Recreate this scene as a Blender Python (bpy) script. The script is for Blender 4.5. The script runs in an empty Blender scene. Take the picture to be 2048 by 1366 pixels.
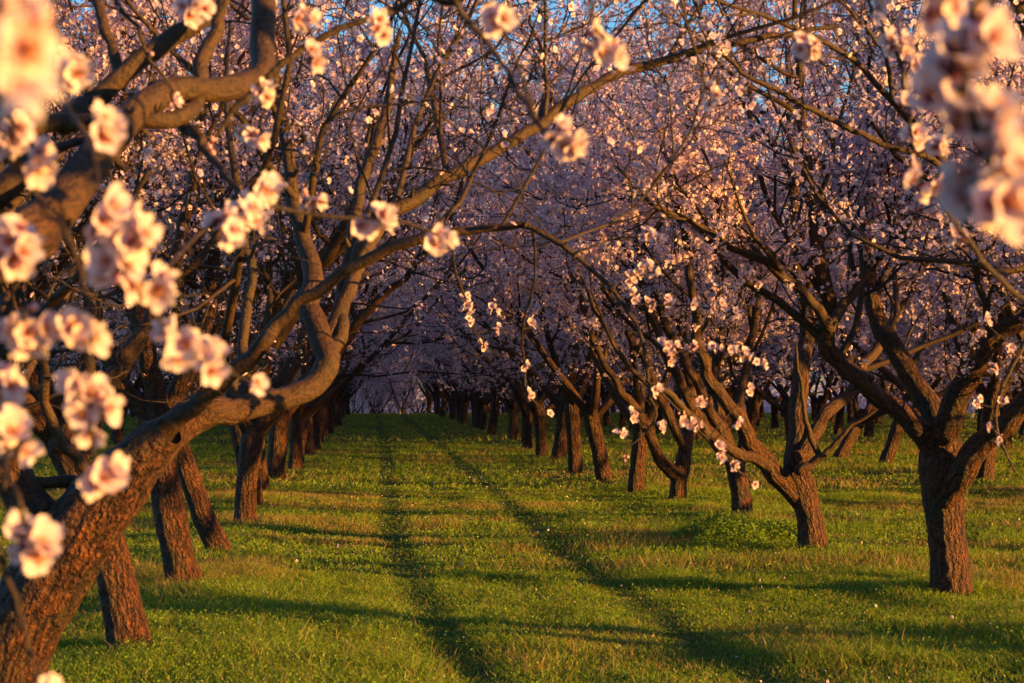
import bpy, math, random
import numpy as np
from mathutils import Vector, Matrix, Euler

# ------------------------------------------------------------------ camera, sky, sun, exposure
S = bpy.context.scene
FPX = 4170.0                         # focal length in pixels of a 2048 px wide picture
YAW = math.atan((1024 - 735) / FPX)
PITCH = math.atan((780 - 683) / FPX)
EYE = np.array((0.0, 0.0, 1.6))
cam_d = bpy.data.cameras.new('camera')
cam = bpy.data.objects.new('camera', cam_d)
S.collection.objects.link(cam)
cam.location = EYE
cam.rotation_euler = (math.pi / 2 + PITCH, 0, -YAW)
cam_d.sensor_width = 36.0
cam_d.lens = FPX / 2048 * 36.0
cam_d.clip_start = 0.05
cam_d.clip_end = 3000
cam_d.dof.use_dof = True
cam_d.dof.focus_distance = 24.0
cam_d.dof.aperture_fstop = 9.5
S.camera = cam

SUN_AZ = math.radians(115)           # clockwise from +Y: behind the camera, to the right
SUN_EL = math.radians(5.5)
W = bpy.data.worlds.new('World')
S.world = W
W.use_nodes = True
nt = W.node_tree
sky = nt.nodes.new('ShaderNodeTexSky')
sky.sky_type = 'NISHITA'
sky.sun_disc = False
sky.sun_elevation = SUN_EL
sky.sun_rotation = SUN_AZ
sky.ozone_density = 4.0
sky.dust_density = 0.3
nt.links.new(sky.outputs[0], nt.nodes['Background'].inputs[0])
nt.nodes['Background'].inputs[1].default_value = 0.11
sl = bpy.data.lights.new('sun', 'SUN')
sl.energy = 5.0
sl.angle = math.radians(0.5)
sl.color = (1.0, 0.48, 0.085)
so = bpy.data.objects.new('sun', sl)
S.collection.objects.link(so)
to_sun = Vector((math.sin(SUN_AZ) * math.cos(SUN_EL), math.cos(SUN_AZ) * math.cos(SUN_EL), math.sin(SUN_EL)))
so.rotation_euler = to_sun.to_track_quat('Z', 'Y').to_euler()
so.location = (30, -30, 20)
S.view_settings.view_transform = 'Standard'
S.view_settings.look = 'None'
S.view_settings.exposure = 1.9
S.view_settings.gamma = 1.0
S.cycles.use_denoising = True
S.cycles.max_bounces = 5
S.cycles.diffuse_bounces = 3
S.cycles.glossy_bounces = 2
S.cycles.transmission_bounces = 3
S.cycles.caustics_reflective = False
S.cycles.caustics_refractive = False
S.cycles.use_adaptive_sampling = True
S.cycles.adaptive_threshold = 0.02

# ------------------------------------------------------------------ pixel -> world at a depth (metres along the lane)
_fw = np.array((math.sin(YAW) * math.cos(PITCH), math.cos(YAW) * math.cos(PITCH), math.sin(PITCH)))
_rt = np.array((math.cos(YAW), -math.sin(YAW), 0.0))
_up = np.cross(_rt, _fw)

def P(px, py, d):
    r = _fw * FPX + _rt * (px - 1024.0) + _up * (683.0 - py)
    return EYE + r * (d / r[1])

def to_px(p):
    q = np.asarray(p) - EYE
    z = np.maximum(q @ _fw, 1e-3)
    return 1024 + (q @ _rt) / z * FPX, 683 - (q @ _up) / z * FPX, q @ _fw

# ------------------------------------------------------------------ value noise
def _hash(i, j, k, seed):
    n = (i * 374761393 + j * 668265263 + k * 2147483647 + seed * 974634777) & 0xFFFFFFFF
    n = ((n ^ (n >> 13)) * 1274126177) & 0xFFFFFFFF
    return ((n ^ (n >> 16)) & 0xFFFF) / 65535.0

def vnoise(p, seed=0):
    p = np.asarray(p, float)
    if p.shape[-1] == 2:
        p = np.concatenate([p, np.zeros(p.shape[:-1] + (1,))], -1)
    i = np.floor(p).astype(np.int64)
    f = p - i
    f = f * f * (3 - 2 * f)
    out = 0
    for a in (0, 1):
        for b in (0, 1):
            for c in (0, 1):
                w = (f[..., 0] if a else 1 - f[..., 0]) * (f[..., 1] if b else 1 - f[..., 1]) * (f[..., 2] if c else 1 - f[..., 2])
                out = out + w * _hash(i[..., 0] + a, i[..., 1] + b, i[..., 2] + c, seed)
    return out

def fbm(p, seed=0, octs=3):
    p = np.asarray(p, float)
    s = 0; a = .5; t = 0
    for o in range(octs):
        s = s + a * vnoise(p * 2 ** o, seed + o * 17); t += a; a *= .5
    return s / t

def sstep(a, b, x):
    t = np.clip((x - a) / (b - a), 0, 1)
    return t * t * (3 - 2 * t)

# ------------------------------------------------------------------ terrain
ROWS = [4.6 + 6.1 * k for k in range(7)] + [-1.5 - 6.1 * k for k in range(6)]

def track_x(y, side):
    y = np.asarray(y, float)
    if side == 0:
        return np.interp(y, [5, 11.5, 13.3, 16.7, 24, 39, 60, 110], [.95, .68, .53, .38, .27, .4, .5, .6])
    return np.interp(y, [5, 11.5, 13.3, 17.5, 25, 44, 60, 110], [2.5, 2.22, 2.13, 1.98, 1.98, 2.05, 2.1, 2.2])

def ground_z(x, y):
    x = np.asarray(x, float); y = np.asarray(y, float)
    p = np.stack([x, y], -1)
    z = (fbm(p * .9, 3, 3) - .5) * .08 + (fbm(p * .18, 9, 2) - .5) * .07 - .035
    for r in ROWS:
        z = z + .04 * np.exp(-((x - r) / .9) ** 2)
    for s in (0, 1):
        t = np.exp(-((x - track_x(y, s)) / .17) ** 2)
        z = z - .009 * t * (1 - sstep(40, 70, y))
    c = np.maximum(y - 140, 0)
    z = z - .0034 * c ** 1.7
    e = np.maximum(np.abs(x - 3) - 30, 0)
    return z

# ------------------------------------------------------------------ mesh helpers
COL = S.collection
def new_mesh(name, V, quads=None, tris=None, smooth=True, attrs=None, mat=None):
    V = np.ascontiguousarray(V, np.float32).reshape(-1, 3)
    me = bpy.data.meshes.new(name)
    nq = 0 if quads is None else len(quads)
    ntr = 0 if tris is None else len(tris)
    me.vertices.add(len(V))
    me.vertices.foreach_set('co', V.ravel())
    parts = []
    if nq: parts.append(np.asarray(quads, np.int32).ravel())
    if ntr: parts.append(np.asarray(tris, np.int32).ravel())
    loops = np.concatenate(parts)
    me.loops.add(len(loops))
    me.loops.foreach_set('vertex_index', loops)
    me.polygons.add(nq + ntr)
    ls = np.concatenate([np.arange(nq) * 4, nq * 4 + np.arange(ntr) * 3]).astype(np.int32)
    me.polygons.foreach_set('loop_start', ls)
    if smooth:
        me.polygons.foreach_set('use_smooth', np.ones(nq + ntr, bool))
    for k, v in (attrs or {}).items():
        v = np.ascontiguousarray(v, np.float32)
        if v.ndim == 1:
            a = me.attributes.new(k, 'FLOAT', 'POINT'); a.data.foreach_set('value', v)
        elif v.shape[1] == 3 and k == 'bc':
            a = me.attributes.new(k, 'FLOAT_VECTOR', 'POINT'); a.data.foreach_set('vector', v.ravel())
        else:
            if v.shape[1] == 3:
                v = np.concatenate([v, np.ones((len(v), 1), np.float32)], 1)
            a = me.attributes.new(k, 'FLOAT_COLOR', 'POINT'); a.data.foreach_set('color', v.ravel())
    me.update(calc_edges=True)
    if mat: me.materials.append(mat)
    return me

def link(name, me, parent=None):
    o = bpy.data.objects.new(name, me)
    COL.objects.link(o)
    if parent is not None: o.parent = parent
    return o

def tag(o, label=None, cat=None, group=None, kind=None):
    if label: o['label'] = label
    if cat: o['category'] = cat
    if group: o['group'] = group
    if kind: o['kind'] = kind
    return o

def empty(name, loc):
    o = bpy.data.objects.new(name, None)
    o.empty_display_size = .2
    COL.objects.link(o)
    o.location = loc
    return o

def norm(v):
    return v / np.maximum(np.linalg.norm(v, axis=-1, keepdims=True), 1e-9)

class Geo:
    """collects tubes of bark into one mesh"""
    def __init__(self):
        self.V = []; self.Q = []; self.B = []; self.T = []; self.n = 0
    def tubes(self, pts, rad, sides, rough=0.0, seed=0, knots=0.0):
        pts = np.asarray(pts, float); rad = np.asarray(rad, float)
        if len(pts) == 0: return
        B, K, _ = pts.shape
        T = norm(np.gradient(pts, axis=1))
        D = norm(pts[:, -1] - pts[:, 0] + 1e-6)
        ax = np.zeros((B, 3)); ax[np.arange(B), np.argmin(np.abs(D), 1)] = 1
        u = norm(np.cross(D, ax))
        th = np.arange(sides) / sides * 2 * math.pi
        cs, sn = np.cos(th), np.sin(th)
        V = np.zeros((B, K, sides, 3)); bc = np.zeros((B, K, sides, 3))
        seg = np.linalg.norm(np.diff(pts, axis=1), axis=2)
        ln = np.concatenate([np.zeros((B, 1)), np.cumsum(seg, 1)], 1)
        off = np.arange(B) * 3.17 + seed * 1.3
        for k in range(K):
            t = T[:, k]
            u = norm(u - (u * t).sum(1, keepdims=True) * t)
            v = np.cross(t, u)
            n = u[:, None, :] * cs[None, :, None] + v[:, None, :] * sn[None, :, None]
            r = rad[:, k][:, None]
            bc[:, k, :, 0] = cs[None] * np.maximum(r, .004) + off[:, None]
            bc[:, k, :, 1] = sn[None] * np.maximum(r, .004)
            bc[:, k, :, 2] = ln[:, k][:, None] + off[:, None]
            rr = np.repeat(r, sides, 1)
            if rough or knots:
                q = bc[:, k] * np.array((1, 1, .45))
                d = rough * ((fbm(q * 38, seed + 5, 2) - .5) * .09 + (fbm(q * 14, seed + 6, 2) - .5) * .12) + \
                    knots * ((fbm(bc[:, k] * 5.0, seed + 8, 2) - .5) * .45)
                rr = rr * (1 + d)
            V[:, k] = pts[:, k][:, None] + n * rr[:, :, None]
        idx = self.n + np.arange(B * K * sides).reshape(B, K, sides)
        a = idx[:, :-1]; b = idx[:, 1:]
        q = np.stack([a, np.roll(a, -1, 2), np.roll(b, -1, 2), b], -1).reshape(-1, 4)
        self.V.append(V.reshape(-1, 3)); self.Q.append(q); self.B.append(bc.reshape(-1, 3))
        self.T.append(np.repeat(rad.reshape(-1), sides))
        self.n += B * K * sides
    def mesh(self, name, mat):
        return new_mesh(name, np.concatenate(self.V), np.concatenate(self.Q), None, True,
                        {'bc': np.concatenate(self.B), 'thick': np.concatenate(self.T)}, mat)

def rounded(p, r):
    """close the start of a tube with a dome"""
    d = norm(p[0] - p[1])
    ks = [(.95, .30), (.70, .72), (.35, .94)]
    pre = np.array([p[0] + d * r[0] * a for a, b in ks]); rr = np.array([r[0] * b for a, b in ks])
    return np.concatenate([pre, p]), np.concatenate([rr, r])

def resample(pts, rad, K):
    """smooth a polyline (Catmull-Rom) and give it K points"""
    pts = np.asarray(pts, float); rad = np.asarray(rad, float)
    A = np.concatenate([pts, rad[:, None]], 1)
    E = np.concatenate([2 * A[:1] - A[1:2], A, 2 * A[-1:] - A[-2:-1]])
    out = []
    for i in range(len(A) - 1):
        p0, p1, p2, p3 = E[i], E[i + 1], E[i + 2], E[i + 3]
        for t in np.linspace(0, 1, 12, endpoint=False):
            out.append(.5 * ((2 * p1) + (-p0 + p2) * t + (2 * p0 - 5 * p1 + 4 * p2 - p3) * t * t + (-p0 + 3 * p1 - 3 * p2 + p3) * t ** 3))
    out.append(A[-1]); out = np.array(out)
    s = np.concatenate([[0], np.cumsum(np.linalg.norm(np.diff(out[:, :3], axis=0), axis=1))])
    q = np.linspace(0, s[-1], K)
    R = np.stack([np.interp(q, s, out[:, c]) for c in range(4)], 1)
    return R[:, :3], np.maximum(R[:, 3], .0012)

def grow(Pp, Rp, n, t0, t1, lf, lmax, ang, K, rfac, up, wig, rng, cull=None, rmin=.0016, outw=0.0):
    B, Kp, _ = Pp.shape
    if B == 0: return np.zeros((0, K, 3)), np.zeros((0, K))
    plen = np.linalg.norm(np.diff(Pp, axis=1), axis=2).sum(1)
    bi = np.repeat(np.arange(B), n)
    t = t0 + (t1 - t0) * (np.tile(np.arange(n), B) + rng.random(B * n)) / n
    f = t * (Kp - 1); i = np.minimum(f.astype(int), Kp - 2); fr = (f - i)[:, None]
    base = Pp[bi, i] * (1 - fr) + Pp[bi, i + 1] * fr
    tan = norm(Pp[bi, i + 1] - Pp[bi, i])
    r0 = (Rp[bi, i] * (1 - fr[:, 0]) + Rp[bi, i + 1] * fr[:, 0]) * rfac * (.75 + .4 * rng.random(B * n))
    perp = rng.normal(size=(B * n, 3)); perp[:, 2] += up * 1.2
    perp = norm(perp - (perp * tan).sum(1, keepdims=True) * tan)
    a = np.radians(ang + rng.normal(size=B * n) * 12)[:, None]
    d = norm(np.cos(a) * tan + np.sin(a) * perp)
    L = np.minimum(plen[bi] * lf, lmax) * (1.15 - .55 * t) * (.65 + .7 * rng.random(B * n))
    pts = np.zeros((B * n, K, 3)); pts[:, 0] = base
    for k in range(1, K):
        d = norm(d + rng.normal(size=d.shape) * wig + np.array((0, 0, up * .22)))
        pts[:, k] = pts[:, k - 1] + d * (L / (K - 1))[:, None]
    r0 = np.maximum(r0, rmin)
    rad = r0[:, None] * np.linspace(1, .32, K)[None]
    rad = np.maximum(rad, rmin * .75)
    if cull is not None:
        keep = ~cull(pts)
        pts, rad = pts[keep], rad[keep]
    return pts, rad

# ------------------------------------------------------------------ flowers
PETAL_IN = np.array((.48, .08, .13)); PETAL_MID = np.array((.78, .57, .65)); PETAL_OUT = np.array((.84, .73, .78))
def flower_template():
    V = [(0, 0, 0)]; C = [PETAL_IN * .45 + PETAL_MID * .55]; Q = []
    for k in range(5):
        a = k / 5 * 2 * math.pi
        e = (math.cos(a), math.sin(a)); s = (-e[1], e[0])
        for r, w, z in ((.62, .50, .22), (1.0, .0, .30), (.62, -.50, .22)):
            V.append((e[0] * r + s[0] * w, e[1] * r + s[1] * w, z)); C.append(PETAL_OUT if w == 0 else PETAL_MID * .4 + PETAL_OUT * .6)
        b = 1 + 3 * k
        Q.append((0, b, b + 1, b + 2))
    return np.array(V), np.array(C), np.array(Q)
FT = flower_template()

def rand_rot(Z, rng):
    """rotation matrices whose third column is Z (M,3)"""
    Z = norm(Z); A = norm(np.cross(Z, rng.normal(size=Z.shape)))
    return np.stack([A, np.cross(Z, A), Z], -1)

def blossom_mesh(name, tw, per, csize, rng, size=.0165, dens=None, mat=None, budfrac=.14):
    """tw: list of (pts (B,K,3)); spurs with little groups of flowers along every twig"""
    pos = []; nor = []
    for pts in tw:
        B, K, _ = pts.shape
        if B == 0: continue
        t = rng.random((B, per)) ** .8 * (K - 1.001); i = t.astype(int); fr = (t - i)[..., None]
        bi = np.arange(B)[:, None]
        c = (pts[bi, i] * (1 - fr) + pts[bi, i + 1] * fr).reshape(-1, 3)
        if dens is not None:
            c = c[rng.random(len(c)) < dens(c)]
        k = rng.integers(1, csize + 1, len(c))
        c = np.repeat(c, k, 0)
        n = rng.normal(size=c.shape); n[:, 2] += .25; n = norm(n)
        pos.append(c + n * (.014 + .016 * rng.random((len(c), 1)))); nor.append(n)
    pos = np.concatenate(pos); nor = np.concatenate(nor)
    M = len(pos)
    if M == 0: return None
    Rm = rand_rot(nor, rng)
    sz = size * (.8 + .4 * rng.random((M, 1, 1)))
    cup = .6 + 1.6 * rng.random((M, 1))
    V = np.repeat(FT[0][None], M, 0); V[..., 2] *= cup
    bud = rng.random(M) < budfrac
    V[bud, :, 0:2] *= .28; V[bud, :, 2] *= 1.6
    V = np.einsum('mij,mvj->mvi', Rm, V) * sz + pos[:, None]
    tint = 1 + (rng.random((M, 1, 3)) - .5) * np.array((.10, .2, .16)); 
    C = np.clip(FT[1][None] * tint, 0, .92)
    C[bud] *= np.array((.85, .5, .55))
    nv = len(FT[0])
    Q = (FT[2][None] + (np.arange(M) * nv)[:, None, None]).reshape(-1, 4)
    return new_mesh(name, V.reshape(-1, 3), Q, None, False, {'Col': C.reshape(-1, 3)}, mat)

def hero_flower(seed, open_=1.0):
    """one near flower: five notched cupped petals, stamens, calyx, stalk"""
    rng = np.random.default_rng(seed)
    V = []; C = []; Q = []; n = 0
    L = .0215
    NU, NV = 7, 5
    for k in range(5):
        a = k / 5 * 2 * math.pi + rng.normal() * .09
        lift = (.10 + rng.normal() * .10) + (1 - open_) * 1.0
        tw = rng.normal() * .18; ll = L * (.94 + .12 * rng.random())
        u = np.linspace(0, 1, NU)[:, None]; v = np.linspace(-1, 1, NV)[None]
        hw = .48 * ll * np.sin(np.pi * np.clip(u, 0, 1) ** 1.2 * .82 + .05)
        hw = np.maximum(hw, .05 * ll)
        notch = .10 * np.exp(-(v / .3) ** 2) * u ** 6 + .16 * np.abs(v) ** 2.2 * u ** 3
        r = ll * (u - notch) + .0016
        s = hw * v
        z = ll * (lift * u + .18 * u ** 2 * (.5 + v ** 2) - .1 * u ** 4 + tw * v * u * .5 + .03 * np.sin(7 * v + k) * u ** 2)
        z = z + 0 * s
        x = r * math.cos(a) - s * math.sin(a); y = r * math.sin(a) + s * math.cos(a)
        V.append(np.stack([x, y, z], -1).reshape(-1, 3))
        w = sstep(.04, .38, u + 0 * v)[..., None]; w2 = sstep(.35, 1, u + 0 * v)[..., None]
        c = PETAL_IN * (1 - w) + w * (np.array((.72, .53, .57)) * (1 - w2) + w2 * np.array((.78, .69, .71)))
        vein = (.96 + .04 * np.cos(v * 9 + 0 * u))[..., None]
        C.append((c * vein).reshape(-1, 3))
        idx = n + np.arange(NU * NV).reshape(NU, NV)
        Q.append(np.stack([idx[:-1, :-1], idx[1:, :-1], idx[1:, 1:], idx[:-1, 1:]], -1).reshape(-1, 4)); n += NU * NV
    def tube(p0, p1, r0, r1, c0, c1):
        nonlocal n
        g = Geo(); g.tubes(np.array([[p0, (np.array(p0) + p1) / 2, p1]]), np.array([[r0, (r0 + r1) / 2, r1]]), 5)
        v = g.V[0]; V.append(v); Q.append(g.Q[0] + n); n += len(v)
        C.append(np.concatenate([np.repeat([c0], 5, 0), np.repeat([(np.array(c0) + c1) / 2], 5, 0), np.repeat([c1], 5, 0)]))
    red = np.array((.34, .05, .07)); yel = np.array((.75, .42, .06)); fil = np.array((.72, .35, .36)); cal = np.array((.20, .05, .035))
    for s in range(17):
        a = rng.random() * 6.283; b = .15 + .55 * rng.random()
        h = .0085 + .004 * rng.random()
        p1 = np.array((math.cos(a) * math.sin(b) * h, math.sin(a) * math.sin(b) * h, math.cos(b) * h + .001))
        tube(np.array((math.cos(a) * .001, math.sin(a) * .001, .001)), p1, .00028, .00022, red, fil)
        e = norm(p1)
        tube(p1 - e * .0004, p1 + e * .0013, .0008, .0006, yel, yel)
    tube(np.array((0, 0, .0022)), np.array((0, 0, -.005)), .0040, .0022, cal, cal)
    tube(np.array((0, 0, -.005)), np.array((.001, 0, -.014)), .0015, .0012, cal, np.array((.12, .10, .03)))
    return np.concatenate(V), np.concatenate(C), np.concatenate(Q)

def hero_bud():
    V = []; n = 8
    prof = [(-.012, .0011), (-.004, .0013), (-.003, .0030), (.001, .0042), (.005, .0050), (.009, .0045), (.012, .0028), (.0135, .0004)]
    cols = [(.12, .10, .03), (.16, .05, .03), (.22, .05, .04), (.4, .10, .10), (.75, .36, .40), (.82, .5, .52), (.84, .6, .6), (.85, .62, .62)]
    C = []; Q = []
    for k, (z, r) in enumerate(prof):
        for s in range(n):
            a = s / n * 6.283; V.append((r * math.cos(a), r * math.sin(a), z)); C.append(cols[k])
            if k: Q.append(((k - 1) * n + s, (k - 1) * n + (s + 1) % n, k * n + (s + 1) % n, k * n + s))
    return np.array(V), np.array(C), np.array(Q)

# ------------------------------------------------------------------ materials
def mat_new(name):
    m = bpy.data.materials.new(name); m.use_nodes = True
    t = m.node_tree; t.nodes.clear()
    out = t.nodes.new('ShaderNodeOutputMaterial')
    return m, t, out

def N(t, typ, **kw):
    n = t.nodes.new(typ)
    for k, v in kw.items(): setattr(n, k, v)
    return n

def leafy(name, attr, trans, gloss=0.0, rough=.5):
    m, t, out = mat_new(name)
    a = N(t, 'ShaderNodeAttribute', attribute_name=attr)
    d = N(t, 'ShaderNodeBsdfDiffuse'); tr = N(t, 'ShaderNodeBsdfTranslucent'); mx = N(t, 'ShaderNodeMixShader')
    mx.inputs[0].default_value = trans
    t.links.new(a.outputs['Color'], d.inputs[0]); t.links.new(a.outputs['Color'], tr.inputs[0])
    t.links.new(d.outputs[0], mx.inputs[1]); t.links.new(tr.outputs[0], mx.inputs[2])
    last = mx
    if gloss:
        g = N(t, 'ShaderNodeBsdfGlossy'); g.inputs['Roughness'].default_value = rough
        g.inputs[0].default_value = (1, 1, 1, 1)
        m2 = N(t, 'ShaderNodeMixShader'); m2.inputs[0].default_value = gloss
        t.links.new(mx.outputs[0], m2.inputs[1]); t.links.new(g.outputs[0], m2.inputs[2]); last = m2
    t.links.new(last.outputs[0], out.inputs[0])
    return m

def bark_material():
    m, t, out = mat_new('almond_bark')
    L = t.links.new
    p = N(t, 'ShaderNodeBsdfPrincipled')
    p.inputs['Roughness'].default_value = .62
    p.inputs['Specular IOR Level'].default_value = .35
    a = N(t, 'ShaderNodeAttribute', attribute_name='bc'); th = N(t, 'ShaderNodeAttribute', attribute_name='thick')
    def mapped(s):
        n = N(t, 'ShaderNodeMapping'); n.inputs['Scale'].default_value = s; L(a.outputs['Vector'], n.inputs['Vector']); return n
    def noise(mp, sc, det=4, rough=.6):
        n = N(t, 'ShaderNodeTexNoise'); n.inputs['Scale'].default_value = sc; n.inputs['Detail'].default_value = det
        n.inputs['Roughness'].default_value = rough; L(mp.outputs[0], n.inputs['Vector']); return n
    fis = N(t, 'ShaderNodeTexVoronoi', feature='F1'); fis.inputs['Scale'].default_value = 34
    wob = noise(mapped((1, 1, 1)), 16, 3)
    add = N(t, 'ShaderNodeMixRGB', blend_type='ADD'); add.inputs[0].default_value = .06
    mp1 = mapped((1, 1, .33)); L(mp1.outputs[0], add.inputs[1]); L(wob.outputs['Color'], add.inputs[2]); L(add.outputs[0], fis.inputs['Vector'])
    fine = noise(mapped((1, 1, .5)), 95, 4, .65)
    ring = noise(mapped((.55, .55, 1.5)), 60, 4, .7)       # lenticels run round the smooth limbs
    big = noise(mapped((1, 1, .6)), 6, 3)
    # 1 on the old rough trunk, 0 on young smooth wood
    rt = N(t, 'ShaderNodeMapRange'); rt.inputs['From Min'].default_value = .035; rt.inputs['From Max'].default_value = .10; L(th.outputs['Fac'], rt.inputs['Value'])
    hr = N(t, 'ShaderNodeMath', operation='MULTIPLY_ADD'); L(fis.outputs['Distance'], hr.inputs[0]); hr.inputs[1].default_value = -1.5; 
    L(fine.outputs['Fac'], hr.inputs[2])
    hs0 = N(t, 'ShaderNodeMath', operation='MULTIPLY'); L(ring.outputs['Fac'], hs0.inputs[0]); hs0.inputs[1].default_value = .16
    hs = N(t, 'ShaderNodeMath', operation='MULTIPLY_ADD'); L(fine.outputs['Fac'], hs.inputs[0]); hs.inputs[1].default_value = .32; L(hs0.outputs[0], hs.inputs[2])
    hm = N(t, 'ShaderNodeMixRGB'); L(rt.outputs[0], hm.inputs[0]); L(hs.outputs[0], hm.inputs[1]); L(hr.outputs[0], hm.inputs[2])
    bump = N(t, 'ShaderNodeBump'); bump.inputs['Strength'].default_value = 1.0; bump.inputs['Distance'].default_value = .028
    L(hm.outputs[0], bump.inputs['Height']); L(bump.outputs[0], p.inputs['Normal'])
    c1 = N(t, 'ShaderNodeValToRGB')
    c1.color_ramp.elements[0].position = .38; c1.color_ramp.elements[0].color = (.015, .006, .0022, 1)
    c1.color_ramp.elements[1].position = .64; c1.color_ramp.elements[1].color = (.19, .062, .014, 1)
    L(fine.outputs['Fac'], c1.inputs[0])
    c2 = N(t, 'ShaderNodeValToRGB')
    c2.color_ramp.elements[0].position = .32; c2.color_ramp.elements[0].color = (.012, .007, .0035, 1)
    c2.color_ramp.elements[1].position = .6; c2.color_ramp.elements[1].color = (.062, .029, .009, 1)
    L(ring.outputs['Fac'], c2.inputs[0])
    cm = N(t, 'ShaderNodeMixRGB'); L(rt.outputs[0], cm.inputs[0]); L(c2.outputs[0], cm.inputs[1]); L(c1.outputs[0], cm.inputs[2])
    ck = N(t, 'ShaderNodeValToRGB'); ck.color_ramp.elements[0].position = .32; ck.color_ramp.elements[0].color = (1, 1, 1, 1)
    ck.color_ramp.elements[1].position = .72; ck.color_ramp.elements[1].color = (.22, .18, .16, 1); L(fis.outputs['Distance'], ck.inputs[0])
    cx = N(t, 'ShaderNodeMixRGB', blend_type='MULTIPLY'); L(rt.outputs[0], cx.inputs[0]); L(cm.outputs[0], cx.inputs[1]); L(ck.outputs[0], cx.inputs[2]); cm = cx
    # patches of dark moss / lichen
    br = N(t, 'ShaderNodeValToRGB'); br.color_ramp.elements[0].position = .55; br.color_ramp.elements[1].position = .7
    br.color_ramp.elements[0].color = (0, 0, 0, 1); br.color_ramp.elements[1].color = (.75, .75, .75, 1)
    L(big.outputs['Fac'], br.inputs[0])
    lm = N(t, 'ShaderNodeMixRGB'); L(br.outputs[0], lm.inputs[0]); L(cm.outputs[0], lm.inputs[1]); lm.inputs[2].default_value = (.022, .017, .006, 1)
    # twigs: thin wood is reddish dark
    tw = N(t, 'ShaderNodeMapRange'); tw.inputs['From Min'].default_value = .004; tw.inputs['From Max'].default_value = .015; L(th.outputs['Fac'], tw.inputs['Value'])
    fm = N(t, 'ShaderNodeMixRGB'); L(tw.outputs[0], fm.inputs[0]); fm.inputs[1].default_value = (.032, .018, .010, 1); L(lm.outputs[0], fm.inputs[2])
    L(fm.outputs[0], p.inputs['Base Color'])
    L(p.outputs[0], out.inputs[0])
    return m

BARK = bark_material()
PETAL = leafy('almond_petal', 'Col', .40)
GRASS = leafy('grass_blade', 'Col', .50, .02, .5)

def ground_material():
    m, t, out = mat_new('orchard_soil_and_moss'); L = t.links.new
    p = N(t, 'ShaderNodeBsdfPrincipled'); p.inputs['Roughness'].default_value = .95; p.inputs['Specular IOR Level'].default_value = .1
    tc = N(t, 'ShaderNodeTexCoord')
    n1 = N(t, 'ShaderNodeTexNoise'); n1.inputs['Scale'].default_value = .8; n1.inputs['Detail'].default_value = 8; L(tc.outputs['Object'], n1.inputs['Vector'])
    n2 = N(t, 'ShaderNodeTexNoise'); n2.inputs['Scale'].default_value = 26; n2.inputs['Detail'].default_value = 5; L(tc.outputs['Object'], n2.inputs['Vector'])
    r1 = N(t, 'ShaderNodeValToRGB'); e = r1.color_ramp.elements
    e[0].position = .35; e[0].color = (.045, .070, .012, 1); e[1].position = .7; e[1].color = (.10, .115, .026, 1)
    L(n1.outputs['Fac'], r1.inputs[0])
    r2 = N(t, 'ShaderNodeValToRGB'); e = r2.color_ramp.elements
    e[0].position = .35; e[0].color = (.45, .4, .35, 1); e[1].position = .65; e[1].color = (1.2, 1.2, 1.1, 1); L(n2.outputs['Fac'], r2.inputs[0])
    mu = N(t, 'ShaderNodeMixRGB', blend_type='MULTIPLY'); mu.inputs[0].default_value = 1; L(r1.outputs[0], mu.inputs[1]); L(r2.outputs[0], mu.inputs[2])
    L(mu.outputs[0], p.inputs['Base Color'])
    b = N(t, 'ShaderNodeBump'); b.inputs['Distance'].default_value = .04; b.inputs['Strength'].default_value = .8; L(n2.outputs['Fac'], b.inputs['Height']); L(b.outputs[0], p.inputs['Normal'])
    L(p.outputs[0], out.inputs[0])
    return m

def plain(name, col, rough=.8):
    m, t, out = mat_new(name)
    p = N(t, 'ShaderNodeBsdfPrincipled'); p.inputs['Base Color'].default_value = (*col, 1); p.inputs['Roughness'].default_value = rough
    n = N(t, 'ShaderNodeTexNoise'); n.inputs['Scale'].default_value = 60
    b = N(t, 'ShaderNodeBump'); b.inputs['Distance'].default_value = .003; t.links.new(n.outputs['Fac'], b.inputs['Height']); t.links.new(b.outputs[0], p.inputs['Normal'])
    t.links.new(p.outputs[0], out.inputs[0])
    return m

# ------------------------------------------------------------------ ground sheet
def build_ground():
    ys = np.concatenate([np.arange(-30, 6, 2.0), np.arange(6, 40, .16), np.arange(40, 170, .6), np.arange(170, 300, 4), np.arange(300, 1500, 100)])
    xs = np.concatenate([np.arange(-600, -60, 40), np.arange(-60, -12, 1.5), np.arange(-12, -4, .4), np.arange(-4, 9, .11), np.arange(9, 20, .4), np.arange(20, 70, 1.5), np.arange(70, 640, 40)])
    X, Y = np.meshgrid(xs, ys)
    Z = ground_z(X, Y)
    far = np.minimum(Y, 220)
    Z = np.where(Y > 130, ground_z(X, np.minimum(Y, 210)), Z)
    nx, ny = len(xs), len(ys)
    idx = np.arange(nx * ny).reshape(ny, nx)
    q = np.stack([idx[:-1, :-1], idx[:-1, 1:], idx[1:, 1:], idx[1:, :-1]], -1).reshape(-1, 4)
    me = new_mesh('ground', np.stack([X, Y, Z], -1).reshape(-1, 3), q, None, True, None, ground_material())
    tag(link('ground', me), kind='structure', label='grassy orchard floor with two wheel tracks between the tree rows')
build_ground()

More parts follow.
